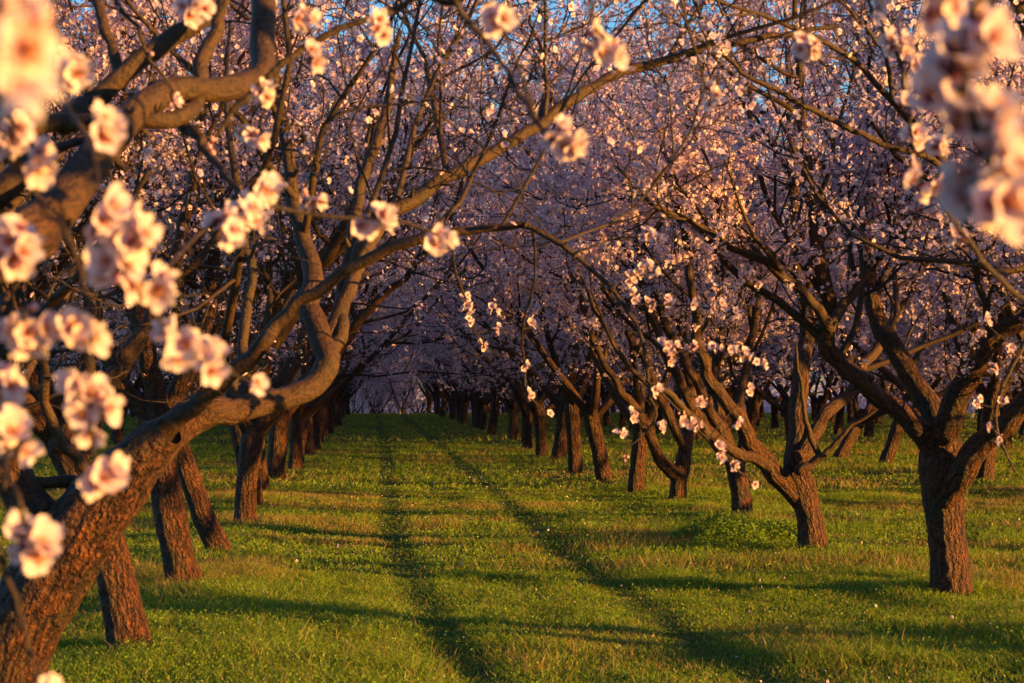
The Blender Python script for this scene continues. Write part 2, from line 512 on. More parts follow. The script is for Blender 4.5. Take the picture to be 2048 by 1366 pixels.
# ------------------------------------------------------------------ grass
TRUNKS = [(P(a, b, 1.55 * FPX / (b - 780))[0], 1.55 * FPX / (b - 780)) for a, b in ((1905, 1200), (1626, 1114), (1486, 1042), (1355, 1008), (262, 1312), (373, 1190), (440, 1106), (490, 1052))]
def build_grass():
    rng = np.random.default_rng(5)
    Vs = []; Cs = []; Qs = []; Ts = []; n = 0
    def region(n_, d0, d1, marg):
        d = np.sqrt(rng.random(n_) * (d1 ** 2 - d0 ** 2) + d0 ** 2)
        x0 = -.176 * d - marg; x1 = .315 * d + marg
        x = x0 + (x1 - x0) * rng.random(n_)
        return x, d
    for (cnt, d0, d1, marg, wmul, hm, bent) in ((440000, 9.5, 18, 1.5, 1.0, 1.0, True), (360000, 18, 34, 2.0, 1.9, 1.1, False), (200000, 34, 62, 3, 3.6, 1.2, False), (170000, 62, 150, 3, 7.5, 1.3, False)):
        x, y = region(cnt, d0, d1, marg)
        pp = np.stack([x, y], -1)
        tr = np.maximum(np.exp(-((x - track_x(y, 0)) / .18) ** 2), np.exp(-((x - track_x(y, 1)) / .18) ** 2))
        lush = sstep(.40, .62, fbm(pp * .55, 21, 3))
        dry = sstep(.52, .66, fbm(pp * np.array((.5, .8)), 41, 3))
        # greener weeds under the left row near the camera
        weed = np.exp(-(((x + .5) / 1.0) ** 2)) * (1 - sstep(12, 20, y))
        lush = np.maximum(lush, weed); dry = dry * (1 - .9 * weed)
        bare = sstep(.60, .74, fbm(pp * 2.3, 77, 2))
        keep = rng.random(cnt) < (1 - .30 * tr) * (1 - .6 * bare * (1 - weed))
        x, y, tr, lush, dry, weed = [a[keep] for a in (x, y, tr, lush, dry, weed)]
        m = len(x)
        z = ground_z(x, y)
        isdry = rng.random(m) < dry * (.10 + .34 * sstep(14, 22, y)) * (1 - tr) + .02
        leafy_ = (~isdry) & (rng.random(m) < .30 + .35 * weed)
        h = hm * (.028 + .042 * lush + .035 * weed) * (.5 + rng.random(m)) * (1 - .42 * tr)
        h = h * .92 * (1 + .45 * sstep(.58, .72, fbm(pp[keep] * 1.9, 131, 2)) * (1 - tr))
        for tx, ty in TRUNKS:
            h = h + .055 * np.exp(-(((x - tx) ** 2 + (y - ty) ** 2) / .10)) * rng.random(m)
        h = np.where(isdry, h * 1.25 + .015, h)
        w = (.0022 + .0018 * rng.random(m)) * wmul
        az = rng.random(m) * 6.283
        lean = h * (.25 + .9 * rng.random(m))
        la = rng.random(m) * 6.283
        e = np.stack([np.cos(az), np.sin(az), 0 * az], -1) * w[:, None]
        l = np.stack([np.cos(la) * lean, np.sin(la) * lean, 0 * la], -1)
        base = np.stack([x, y, z - .005], -1)
        g = rng.random((m, 1)); hue = rng.random((m, 1))
        col = np.array((.066, .175, .008)) * (1 - g) + np.array((.23, .35, .018)) * g
        col = col * (1 - .35 * hue) + np.array((.30, .27, .018)) * .35 * hue
        col = np.where(tr[:, None] > .45, col * .68 + np.array((.040, .085, .020)) * .32, col)
        straw = np.array((.30, .21, .055)) * (.6 + .7 * rng.random((m, 1)))
        col = np.where(isdry[:, None], straw, col)
        # blades: base L, base R, mid L, mid R, tip
        hh = h[:, None] * np.array((0, 0, 1.0))
        a = ~leafy_
        B0 = (base - e)[a]; B1 = (base + e)[a]; M0 = (base - e * .7 + hh * .58 + l * .3)[a]; M1 = (base + e * .7 + hh * .58 + l * .3)[a]; T_ = (base + hh + l)[a]
        k = a.sum()
        if bent:
            V = np.stack([B0, B1, M1, M0, T_], 1).reshape(-1, 3)
            i = n + np.arange(k) * 5
            Qs.append(np.stack([i, i + 1, i + 2, i + 3], 1)); Ts.append(np.stack([i + 3, i + 2, i + 4], 1))
            Vs.append(V); Cs.append(np.repeat(col[a], 5, 0)); n += k * 5
        else:
            V = np.stack([B0, B1, T_], 1).reshape(-1, 3)
            i = n + np.arange(k) * 3
            Ts.append(np.stack([i, i + 1, i + 2], 1)); Vs.append(V); Cs.append(np.repeat(col[a], 3, 0)); n += k * 3
        # small weed leaves: a lozenge held at a random height and slope
        b = leafy_; k = b.sum()
        s = ((.006 + .006 * rng.random(k)) * (wmul ** .8))[:, None]
        c = base[b] + hh[b] * (.3 + .8 * rng.random((k, 1))) + l[b] * .5
        nrm = rng.normal(size=(k, 3)); nrm[:, 2] = np.abs(nrm[:, 2]) + .35
        R = rand_rot(nrm, rng)
        A, Bv = R[:, :, 0], R[:, :, 1]
        V = np.stack([c - A * s, c + Bv * s * .55, c + A * s, c - Bv * s * .55], 1).reshape(-1, 3)
        i = n + np.arange(k) * 4
        Qs.append(np.stack([i, i + 1, i + 2, i + 3], 1)); Vs.append(V); Cs.append(np.repeat(col[b], 4, 0)); n += k * 4
    me = new_mesh('grass', np.concatenate(Vs), np.concatenate(Qs), np.concatenate(Ts), False, {'Col': np.concatenate(Cs)}, GRASS)
    tag(link('grass', me), 'short green and straw coloured grass covering the orchard lane', 'grass', kind='stuff')
    # petals and fallen flowers lying on the grass
    x, y = region(2200, 10, 45, 1)
    z = ground_z(x, y) + .035 + .02 * rng.random(2200)
    nrm = rng.normal(size=(2200, 3)); nrm[:, 2] += 1
    R = rand_rot(nrm, rng)
    big = rng.random(2200) < .12
    V = np.einsum('mij,vj->mvi', R, FT[0]) * np.where(big, .015, .007)[:, None, None] + np.stack([x, y, z], -1)[:, None]
    Q = (FT[2][None] + (np.arange(2200) * 16)[:, None, None]).reshape(-1, 4)
    C = np.tile(FT[1], (2200, 1))
    tag(link('fallen_petals', new_mesh('fallen_petals', V.reshape(-1, 3), Q, None, False, {'Col': C}, PETAL)), 'pale fallen petals scattered over the grass', 'petals', kind='stuff')
build_grass()

# ------------------------------------------------------------------ trees
def px_line(line):
    """[(px, py, depth, width px)] -> points, radii"""
    if line[0] == 'w':
        a = np.array(line[1:], float)
        return a[:, :3], a[:, 3]
    pts = np.array([P(a, b, d) for a, b, d, w in line])
    rad = np.array([w / 2 / FPX * d for a, b, d, w in line])
    return pts, rad

LANE_X = 1.55
def lane_cull(pts):
    x, y, z = pts[..., 0], pts[..., 1], pts[..., 2]
    lane = (np.abs(x - LANE_X) < 2.0) & (z < 2.25 - .35 * np.clip(np.abs(x - LANE_X) / 2, 0, 1) - .006 * np.clip(y - 20, 0, 60))
    low = z < .75
    near = (y < 6.2)
    px, py, q = to_px(pts)
    infr = (px > -250) & (px < 2300) & (py > -150) & (py < 1500) & near & (q > 0)
    # the trunk zone beside the lane stays open
    open_ = (y > 9.5) & (y < 33) & (z < 1.5)
    return (lane | low | infr | open_).any(-1)

def crown(limbs, rng, cull, nsec=7, nter=7, ntw=5, lim=2.1, dens=None, per=5, csize=3, thick_sides=7, tgeo=None, flower=.0152, spread=1.0):
    """secondary wood, tertiary wood, twigs and flowers on the given limbs"""
    g = Geo()
    sec = []; ter = []; twg = []
    for (lp, lr) in limbs:
        p, r = resample(lp, lr, 16)
        s = grow(p[None], r[None], nsec, .18, 1.0, .55, lim, 46, 9, .55, .42, .18, rng, cull, .0060)
        sec.append(s)
    SP = np.concatenate([s[0] for s in sec]); SR = np.concatenate([s[1] for s in sec])
    TP, TR = grow(SP, SR, nter, .12, 1.0, .5, lim * .5, 52, 7, .52, .26, .26, rng, cull, .0036)
    # also some straight from the limbs
    LP = np.stack([resample(lp, lr, 16)[0] for lp, lr in limbs]); LR = np.stack([resample(lp, lr, 16)[1] for lp, lr in limbs])
    UP, UR = grow(LP, LR * .5, max(4, nsec), .12, .98, .2, .9, 62, 7, .3, .35, .2, rng, cull, .0026)
    TP = np.concatenate([TP, UP]); TR = np.concatenate([TR, np.minimum(UR, .008)])
    WP, WR = grow(TP, TR, ntw, .12, 1.0, .5, .46, 52, 5, .5, .12, .32, rng, cull, .0024)
    g.tubes(SP, SR, thick_sides); g.tubes(TP, TR, 4); g.tubes(WP, WR, 3)
    fl = blossom_mesh('blossom', [WP, TP], per, csize, rng, flower, dens, PETAL)
    return g.mesh('branch', BARK), fl

def crown_density(lo=1.5, hi=2.7, base=.15, top=1.0):
    return lambda c: base + (top - base) * sstep(lo, hi, c[:, 2])

# --- far / generic trees, local coordinates
def make_variant(seed):
    rng = np.random.default_rng(seed)
    lean = rng.normal(size=2) * .08
    hgt = .92 + .32 * rng.random()
    r0 = .128 + .03 * rng.random()
    tp = np.array([(0, 0, -.25), (0, 0, .1), (lean[0] * .4, lean[1] * .4, hgt * .5), (lean[0], lean[1], hgt), (lean[0] * 1.2, lean[1] * 1.2, hgt + .28)])
    tr = np.array([r0 * 1.25, r0 * 1.08, r0 * .96, r0 * 1.05, r0 * .75])
    nl = rng.integers(3, 5); a0 = rng.random() * 6.28
    limbs = []
    for k in range(nl):
        a = a0 + k / nl * 6.283 + rng.normal() * .25
        e = np.array((math.cos(a), math.sin(a)))
        el = math.radians(49 + rng.normal() * 7)
        d = np.array((e[0] * math.cos(el), e[1] * math.cos(el), math.sin(el)))
        p = np.array((lean[0], lean[1], hgt - .08)); pts = [p]; 
        L = 5.7 + rng.normal() * .4
        for s in range(8):
            d = norm(d + rng.normal(size=3) * .10 + np.array((0, 0, .09 if s < 4 else .02)))
            p = p + d * L / 8; pts.append(p)
        rr = r0 * .52 * np.linspace(1, .12, 9) ** .9
        limbs.append((np.array(pts), rr))
    gt = Geo(); p, r = resample(tp, tr, 22); gt.tubes(p[None], r[None], 20, 1.0, seed, .5)
    lm = []
    for i, (lp, lr) in enumerate(limbs):
        gl = Geo(); p, r = resample(lp, lr, 26); gl.tubes(p[None], r[None], 12, .6, seed + i, .4); lm.append(gl.mesh('limb', BARK))
    cull = lambda pts: (pts[..., 2] < .95).any(-1)
    br, fl = crown(limbs, rng, cull, nsec=9, nter=9, ntw=6, lim=2.9, dens=crown_density(1.1, 2.2, .35, 1), per=8, csize=5, thick_sides=5, flower=.0165)
    return gt.mesh('trunk', BARK), lm, br, fl
VARIANTS = [make_variant(100 + i) for i in range(7)]

ORD = ['first', 'second', 'third', 'fourth', 'fifth', 'sixth', 'seventh', 'eighth', 'ninth', 'tenth', 'eleventh', 'twelfth']
_vi = [0]
def place_tree(x, y, rng, label, group=None, scale=None, simple=False):
    tr, lm, br, fl = VARIANTS[_vi[0] % len(VARIANTS)]; _vi[0] += 1
    o = empty('almond_tree', (x, y, float(ground_z(x, y))))
    s = scale or (.95 + .2 * rng.random())
    o.scale = (s, s, s * (.97 + .1 * rng.random()))
    o.rotation_euler = (rng.normal() * .03, rng.normal() * .03, rng.random() * 6.283)
    tag(o, label, 'tree', group)
    link('trunk', tr, o)
    for m in lm: link('limb', m, o)
    link('branch', br, o)
    tag(link('blossom', fl, o), kind='stuff')
    return o

def gnarl(p, r, seed):
    """small kinks along a limb, so that it does not bend like a hose"""
    s = np.concatenate([[0], np.cumsum(np.linalg.norm(np.diff(p, axis=0), axis=1))])
    q = s / max(np.median(r) * 4.5, .03)
    o = np.stack([fbm(np.stack([q, np.full_like(q, 9.0 * k + seed)], -1), 71, 2) for k in range(3)], -1) - .5
    w = sstep(0, .12, np.linspace(0, 1, len(p)))[:, None]
    return p + o * np.minimum(r, .05)[:, None] * 1.5 * w

def stubs(g, p, r, rng):
    """pruning stubs and knots"""
    for j in rng.integers(8, 60, 3):
        d = rng.normal(size=3); t = norm(p[j + 1] - p[j]); d = norm(d - (d @ t) * t + t * .4)
        a = r[j] * (.16 + .18 * rng.random()); L = r[j] + min(.07, r[j] * (.4 + 1.6 * rng.random()))
        q = np.linspace(0, 1, 6)[:, None]
        g.tubes((p[j] + d * L * np.array([0, .5, .8, .94, .99, 1.0])[:, None])[None], (a * np.array([1.6, 1.25, 1, .98, .8, .02]))[None], 9, .8, int(rng.integers(0, 99)), .5)

# --- trees seen close: trunk and limbs follow the photograph
def hero_tree(label, trunk, limbs, seed, cull=lane_cull, nsec=9, nter=9, ntw=6, dens=None, per=5, csize=3, lim=2.5, sides=40, rings=90, flower=.0152, group=None, crown_limbs=None):
    rng = np.random.default_rng(seed)
    tp, tr = px_line(trunk)
    base = np.array((tp[0][0], tp[0][1], float(ground_z(tp[0][0], tp[0][1]))))
    low = tp[0] - np.array((0, 0, .35)) ; low[:2] = tp[0][:2] - (tp[1] - tp[0])[:2] * .3
    tp = np.concatenate([[low], tp]); tr = np.concatenate([[tr[0] * 1.35], tr]); tr[1] *= 1.05
    o = empty('almond_tree', base); tag(o, label, 'tree', group)
    sh = base
    g = Geo(); p, r = resample(tp - sh, tr, rings); g.tubes(p[None], r[None], sides, 1.0, seed, .32)
    link('trunk', g.mesh('trunk', BARK), o)
    L = []
    for i, l in enumerate(limbs):
        lp, lr = px_line(l)
        lr = lr.copy(); lr[0] *= 1.12
        if np.linalg.norm(np.diff(lp, axis=0), axis=1).sum() > 1.75: L.append((lp, lr))
        g = Geo(); p, r = resample(lp - sh, lr, 70); p = gnarl(p, r, seed + i); stubs(g, p, r, rng); p, r = rounded(p, r); g.tubes(p[None], r[None], 22, 1.2, seed + 3 * i, .42)
        link('limb', g.mesh('limb', BARK), o)
    br, fl = crown(L, rng, cull, nsec, nter, ntw, lim, dens, per, csize, 8, flower=flower)
    for me in (br, fl):
        co = np.empty(len(me.vertices) * 3, np.float32); me.vertices.foreach_get('co', co)
        co = co.reshape(-1, 3) - sh.astype(np.float32); me.vertices.foreach_set('co', np.ascontiguousarray(co.ravel())); me.update()
    link('branch', br, o)
    tag(link('blossom', fl, o), kind='stuff')
    return o

def ln(d0, d1, *pts):
    """points (px,py,w) with depth running from d0 to d1"""
    k = len(pts)
    return [(p[0], p[1], d0 + (d1 - d0) * i / (k - 1), p[2]) for i, p in enumerate(pts)]

rich = crown_density(1.3, 2.6, .25, 1.0)
mid = crown_density(1.8, 3.6, .08, .8)
sparse = crown_density(1.9, 4.2, .03, .55)

# right row
T1 = hero_tree('stout forked almond tree nearest on the right, its dark trunk catching sun',
    ln(16.1, 16.1, (1905, 1200, 86), (1900, 1130, 79), (1892, 1050, 77), (1888, 985, 88), (1886, 930, 96), (1884, 885, 84), (1884, 845, 54)),
    [ln(16.1, 15.6, (1885, 915, 54), (1842, 868, 47), (1790, 815, 42), (1720, 757, 38), (1660, 705, 37), (1658, 635, 33), (1650, 550, 30), (1628, 450, 27), (1608, 300, 23), (1600, 150, 17), (1590, 10, 10), (1585, -90, 5)),
     ln(15.7, 15.2, (1660, 655, 23), (1610, 590, 20), (1540, 532, 19), (1470, 495, 17), (1390, 445, 13), (1310, 410, 9), (1230, 330, 4)),
     ln(15.7, 16.4, (1662, 650, 21), (1720, 560, 17), (1790, 470, 14), (1830, 380, 10), (1860, 230, 5)),
     ln(16.2, 17.4, (1885, 880, 49), (1850, 790, 45), (1800, 710, 42), (1757, 640, 37), (1740, 560, 31), (1735, 460, 26), (1750, 330, 19), (1740, 180, 14), (1760, 0, 7)),
     ln(16.0, 15.2, (1888, 870, 52), (1915, 800, 49), (1950, 730, 45), (2000, 670, 40), (2060, 620, 35), (2130, 500, 26), (2180, 350, 17), (2200, 150, 8)),
     ln(16.0, 15.0, (1892, 1000, 44), (1922, 950, 54), (1960, 900, 49), (2005, 855, 45), (2070, 780, 38), (2150, 690, 31), (2230, 560, 21), (2300, 400, 9))],
    11, dens=rich, per=8, csize=4)
T2 = hero_tree('second almond tree in the right row, left limb sweeping low toward the lane',
    ln(20.4, 20.4, (1626, 1114, 60), (1622, 1050, 54), (1606, 985, 56), (1592, 940, 52), (1590, 900, 40)),
    [ln(20.4, 19.8, (1602, 1000, 40), (1555, 955, 38), (1515, 905, 36), (1490, 860, 32), (1440, 790, 27), (1400, 710, 23), (1390, 600, 18), (1370, 480, 14), (1340, 330, 10), (1330, 150, 5)),
     ln(20.1, 19.2, (1535, 930, 24), (1460, 895, 22), (1400, 850, 19), (1340, 790, 15), (1270, 745, 11), (1200, 640, 8), (1150, 520, 4)),
     ln(20.5, 21.2, (1590, 930, 44), (1597, 850, 38), (1603, 760, 34), (1615, 650, 30), (1600, 520, 25), (1590, 380, 20), (1580, 200, 14), (1570, 20, 6)),
     ln(20.4, 21.5, (1596, 930, 34), (1640, 850, 28), (1690, 790, 24), (1745, 710, 20), (1800, 620, 16), (1850, 500, 12), (1870, 330, 5)),
     ln(20.2, 20.0, (1640, 915, 12), (1615, 850, 11), (1600, 770, 8), (1592, 690, 5)),
     ln(20.2, 20.0, (1600, 940, 22), (1650, 905, 12), (1700, 855, 9), (1760, 815, 5))],
    12, dens=rich, per=8, csize=4, sides=32, rings=70)
T3 = hero_tree('third almond tree in the right row, behind the bright leafy weed patch',
    ln(26, 26, (1486, 1042, 44), (1480, 980, 39), (1466, 920, 38), (1445, 885, 32)),
    [ln(26, 25, (1452, 905, 30), (1400, 840, 26), (1370, 780, 22), (1330, 700, 18), (1290, 600, 14), (1270, 450, 10), (1260, 280, 5)),
     ln(26, 26.5, (1472, 940, 28), (1492, 870, 23), (1482, 800, 20), (1500, 700, 17), (1520, 560, 14), (1500, 400, 10), (1480, 230, 5)),
     ln(26, 24.6, (1462, 905, 22), (1330, 640, 16), (1200, 400, 12), (1090, 180, 8), (1010, 0, 4)),
     ln(26, 27, (1460, 905, 26), (1440, 820, 22), (1430, 740, 19), (1440, 600, 15), (1430, 450, 10), (1410, 280, 5))],
    13, dens=rich, per=8, csize=4, sides=28, rings=60)
T4 = hero_tree('fourth almond tree in the right row, trunk splitting low into a wide V',
    ln(30, 30, (1355, 1008, 38), (1357, 970, 34), (1359, 945, 36), (1364, 925, 26)),
    [ln(30, 29, (1357, 955, 28), (1327, 925, 26), (1305, 880, 22), (1275, 820, 19), (1230, 760, 15), (1180, 660, 12), (1150, 520, 8), (1130, 360, 4)),
     ln(30, 30.5, (1362, 945, 30), (1374, 880, 26), (1386, 810, 22), (1370, 720, 18), (1360, 600, 14), (1380, 450, 9), (1370, 280, 4)),
     ln(30, 29, (1370, 895, 20), (1250, 650, 15), (1130, 430, 11), (1020, 230, 8), (940, 40, 4)),
     ln(30, 31, (1372, 880, 18), (1420, 800, 15), (1450, 700, 11), (1470, 540, 5))],
    14, dens=rich, per=8, csize=4, sides=28, rings=60)

# left row
L0 = hero_tree('huge leaning almond trunk in the left foreground with long arching limbs',
    ln(7.8, 7.55, (-62, 1650, 197), (-32, 1480, 175), (0, 1366, 165), (52, 1240, 156), (122, 1120, 148), (192, 1020, 139), (255, 945, 118), (312, 885, 87), (340, 862, 59)),
    [ln(7.6, 8.6, (285, 915, 92), (350, 865, 74), (430, 835, 59), (530, 812, 50), (600, 780, 47), (645, 725, 47), (640, 660, 47), (625, 590, 42), (615, 500, 34), (590, 380, 29), (560, 240, 24), (540, 80, 20), (530, -80, 12)),
     ln(7.62, 7.1, (225, 960, 59), (290, 885, 52), (350, 838, 40), (420, 785, 37), (485, 722, 34), (560, 645, 29), (620, 592, 25), (700, 537, 24), (780, 500, 24), (880, 468, 20), (1000, 455, 16), (1060, 455, 13), (1160, 515, 11), (1240, 600, 9), (1288, 690, 8), (1298, 790, 5)),
     ln(8.1, 9.0, (650, 700, 35), (690, 590, 30), (735, 490, 28), (785, 428, 28), (860, 375, 28), (960, 318, 26), (1050, 268, 24), (1120, 215, 21), (1200, 165, 22), (1330, 120, 18), (1500, 80, 14), (1680, 50, 8)),
     ln(7.7, 7.9, (110, 1100, 101), (45, 980, 81), (-10, 850, 71), (-10, 700, 59), (15, 560, 50), (-10, 400, 42), (-60, 200, 34), (-40, -40, 20)),
     ln(7.5, 7.2, (175, 945, 22), (122, 880, 22), (88, 800, 19), (82, 720, 16), (40, 640, 10), (20, 560, 6)),
     ln(7.8, 7.7, (190, 962, 29), (110, 966, 24), (40, 955, 23), (-60, 930, 22)),
     ln(7.8, 8.1, (450, 836, 22), (470, 760, 24), (485, 680, 22), (500, 560, 20), (480, 400, 17), (455, 240, 12), (460, 40, 6)),
     ln(8.0, 8.6, (645, 735, 34), (680, 660, 29), (690, 560, 25), (715, 420, 22), (760, 250, 20), (800, 60, 10))],
    15, nsec=8, nter=9, ntw=7, dens=sparse, per=3, csize=2, lim=1.5, sides=64, rings=130)
L1 = hero_tree('thick rough almond trunk just behind the leaning foreground trunk, left row',
    ln(12.8, 12.8, (262, 1312, 92), (250, 1240, 82), (233, 1160, 76), (214, 1080, 72), (188, 1010, 70), (150, 940, 68), (112, 868, 60)),
    [ln(12.8, 12.6, (130, 900, 62), (92, 800, 56), (68, 700, 50), (60, 580, 42), (70, 430, 34), (60, 250, 22), (80, 30, 10)),
     ln(12.8, 13.4, (145, 925, 50), (195, 800, 40), (260, 700, 35), (325, 600, 30), (370, 450, 24), (400, 280, 16), (420, 60, 8)),
     ln(12.8, 12.0, (120, 880, 48), (40, 800, 40), (-40, 700, 32), (-80, 480, 18), (-60, 200, 8)),
     ln(12.7, 12.2, (120, 885, 40), (170, 760, 30), (175, 600, 26), (215, 400, 20), (250, 200, 14), (240, -40, 6))],
    16, ntw=9, nter=10, dens=mid, per=6, csize=3, sides=44, rings=110)
L2 = hero_tree('tall brown almond trunk third along the left row, upright with rough bark',
    ln(16.7, 16.7, (373, 1190, 70), (356, 1110, 66), (339, 1020, 63), (326, 940, 61), (325, 880, 58), (322, 830, 44)),
    [ln(16.7, 16.4, (325, 860, 46), (300, 760, 40), (280, 640, 34), (290, 500, 28), (270, 330, 20), (260, 100, 9)),
     ln(16.7, 17.2, (325, 860, 46), (370, 760, 38), (410, 640, 33), (420, 500, 27), (450, 330, 19), (440, 100, 8)),
     ln(16.6, 15.4, (325, 860, 44), (440, 770, 36), (560, 660, 30), (650, 520, 24), (720, 380, 17), (760, 180, 8)),
     ln(16.7, 16.9, (320, 850, 40), (240, 760, 33), (180, 600, 26), (150, 380, 16), (120, 150, 8))],
    17, ntw=9, nter=10, dens=mid, per=6, csize=3, sides=40, rings=90)
L3 = hero_tree('slanting almond trunk fourth along the left row, leaning away to the left',
    ln(20.8, 20.8, (440, 1106, 50), (406, 1030, 44), (378, 950, 42), (352, 880, 42), (345, 835, 32)),
    [ln(20.8, 20.6, (352, 870, 34), (300, 740, 28), (250, 600, 22), (230, 420, 15), (200, 180, 7)),
     ln(20.8, 21.2, (352, 870, 34), (400, 740, 28), (430, 600, 23), (470, 430, 16), (480, 180, 7)),
     ln(20.8, 19.6, (350, 870, 34), (450, 760, 28), (540, 640, 24), (600, 500, 19), (680, 330, 13), (730, 100, 6))],
    18, ntw=9, nter=10, dens=mid, per=7, csize=3, sides=32, rings=70)
L4 = hero_tree('fifth almond tree along the left row, straight trunk forking near eye level',
    ln(25.2, 25.2, (490, 1052, 46), (492, 980, 42), (500, 910, 44), (507, 862, 46), (510, 838, 32)),
    [ln(25.2, 25, (505, 868, 34), (465, 800, 28), (420, 700, 23), (400, 560, 17), (380, 330, 7)),
     ln(25.2, 25.6, (510, 860, 34), (530, 740, 28), (560, 620, 22), (560, 450, 15), (550, 230, 7)),
     ln(25.2, 25, (511, 858, 26), (640, 650, 18), (760, 420, 13), (860, 200, 9), (940, 0, 4)),
     ln(25.2, 23.8, (511, 862, 34), (580, 790, 28), (660, 720, 23), (740, 620, 18), (820, 540, 13), (900, 430, 9), (950, 280, 5))],
    19, dens=crown_density(1.6, 3, .15, .95), per=6, csize=3, sides=30, rings=60)

# the rest of the orchard
rng = np.random.default_rng(77)
G_R = 'almond trees in the row along the right of the lane'
G_L = 'almond trees in the row along the left of the lane'
right = [(1272, 975), (1208, 953), (1150, 938), (1118, 916), (1083, 907), (1055, 892)]
k = 0
yy = []
for px, py in right:
    d = 1.52 * FPX / (py - 780)
    yy.append((P(px, py, d)[0], d))
while yy[-1][1] < 154: yy.append((4.6 + rng.normal() * .12, yy[-1][1] + 4.3))
for i, (x, d) in enumerate(yy):
    lab = f'almond tree {ORD[i + 4]} from the front in the row right of the lane, dark slim trunk' if i < 8 else 'distant dark almond trunk under pale blossom, lining the far right side of the lane'
    place_tree(x, d, rng, lab, G_R)
d = 29.2; i = 0
while d < 154:
    lab = f'almond tree {ORD[i + 5]} from the front in the row left of the lane, dark trunk' if i < 6 else 'distant dark almond trunk lining the far left side of the lane'
    place_tree(-1.5 + rng.normal() * .12, d, rng, lab, G_L); d += 4.25; i += 1
for r, x in enumerate(ROWS):
    if r in (0, 7): continue
    if r < 7:
        y0 = (0, 10.0, 20, 27, 36, 46, 56)[r]  # unseen front trees added at right to shade the far lane and crowns
        y1 = 122 + 70 * (r < 4)
        nm = ['', 'second', 'third', 'fourth', 'fifth', 'sixth', 'seventh'][r]
        lab = f'almond tree in the {nm} row right of the lane, unseen front ones added for shade'; grp = f'almond trees of the {nm} row right of the lane'
    else:
        y0 = -x / .176 - 8; y1 = 150
        nm = ['', 'second', 'third', 'fourth', 'fifth', 'sixth'][r - 7]
        lab = f'almond tree in the {nm} row to the left of the lane, glimpsed between trunks'; grp = f'almond trees of the {nm} row left of the lane'
    y = y0 + (rng.random() * 2 if r != 1 else 0)
    while y < y1:
        if r == 1 and 42.4 < y < 50.5:
            o = place_tree(x + .45, y, rng, f'{"nearer" if y < 47 else "farther"} of two right leaning almond trunks behind the front right trees', grp)
            o.rotation_euler = (0, .30 if y < 47 else .52, 0)
        else:
            place_tree(x + rng.normal() * .2, y + rng.normal() * .25, rng, lab, grp)
        y += 4.3

for x, y in ((-1.2, 178), (.7, 181), (2.6, 177), (4.4, 180), (-.3, 187), (1.6, 189), (3.5, 186)):
    place_tree(x, y, rng, 'pale blossoming tree closing the far end of the grassy lane', 'pale trees at the far end of the lane')

# ------------------------------------------------------------------ trees beside the camera whose sprays hang into the view
HF = []
for k in range(5):
    v, c, q = hero_flower(300 + k, 1 - .18 * k)
    HF.append(new_mesh('blossom', v, q, None, True, {'Col': c}, PETAL))
_v, _c, _q = hero_bud()
HB = new_mesh('bud', _v, _q, None, True, {'Col': _c}, PETAL)
srng = np.random.default_rng(9)

def sprig(tree, line, clusters, root=None):
    """one thin flowering twig of a tree; clusters: (px, py, depth, flowers, spread px, buds)"""
    sh = np.array(tree.location)
    p, r = px_line(line)
    if root is not None:
        c = np.concatenate([resample(*px_line(l), 60)[0] for l in root])
        j = np.argmin(np.linalg.norm(c - p[0], axis=1))
        p = np.concatenate([[c[j]], p]); r = np.concatenate([[r[0] * 1.3], r])
    pp, rr = resample(p, r, max(30, 9 * len(p)))
    wob = (np.stack([fbm(np.stack([np.arange(len(pp)) * .5, np.full(len(pp), 7.0 * k)], -1), 61) for k in range(3)], -1) - .5)
    pp = pp + wob * rr[:, None] * 2.2
    rr = rr * (1 + .30 * (vnoise(np.stack([np.arange(len(pp)) * .9, 0 * rr], -1), 4) - .4))
    g = Geo(); g.tubes((pp - sh)[None], rr[None], 8)
    spots = []
    for (px, py, d, n, sp, nb) in clusters:
        c = P(px, py, d)
        n = int(math.ceil(n * 1.1)) if n > 1 else n
        nb = nb + (1 if n >= 3 else 0)
        for k in range(n + nb):
            off = srng.normal(size=3); off = off / np.linalg.norm(off) * (sp / FPX * d) * (.35 + .75 * srng.random())
            if n == 1: off *= .3
            off[1] *= .8
            nr = norm(off / max(np.linalg.norm(off), 1e-6) * .7 + np.array((.72, -.72, .0)) + srng.normal(size=3) * .38)
            spots.append((c + off, nr, k >= n))
        # spur from the twig to the group
        j = np.argmin(np.linalg.norm(pp - c, axis=1))
        a = pp[j] - sh; b = c - sh
        if np.linalg.norm(b - a) > .008:
            m = (a + b) / 2 + srng.normal(size=3) * .004
            g.tubes(resample([a, m, b], [.0030, .0024, .0018], 7)[0][None], np.linspace(.0030, .0018, 7)[None], 6)
    # small bare spurs along the twig
    for j in srng.integers(3, len(pp) - 2, 8):
        d = norm(srng.normal(size=3)); a = pp[j] - sh
        g.tubes(np.array([[a, a + d * .010, a + d * .018]]), np.array([[.0028, .0026, .001]]), 5)
    tw = link('sprig', g.mesh('sprig', BARK), tree)
    for c, nr, isbud in spots:   # farther sprays carry slightly smaller flowers
        o = link('bud' if isbud else 'blossom', HB if isbud else HF[srng.integers(0, 5)], tw)
        R = rand_rot(nr[None], srng)[0]
        M = Matrix([list(R[0]) + [0], list(R[1]) + [0], list(R[2]) + [0], [0, 0, 0, 1]])
        o.matrix_local = Matrix.Translation(Vector(c - sh)) @ M @ Matrix.Scale(float((.74 if c[1] < 5 else .64) + .20 * srng.random()), 4)

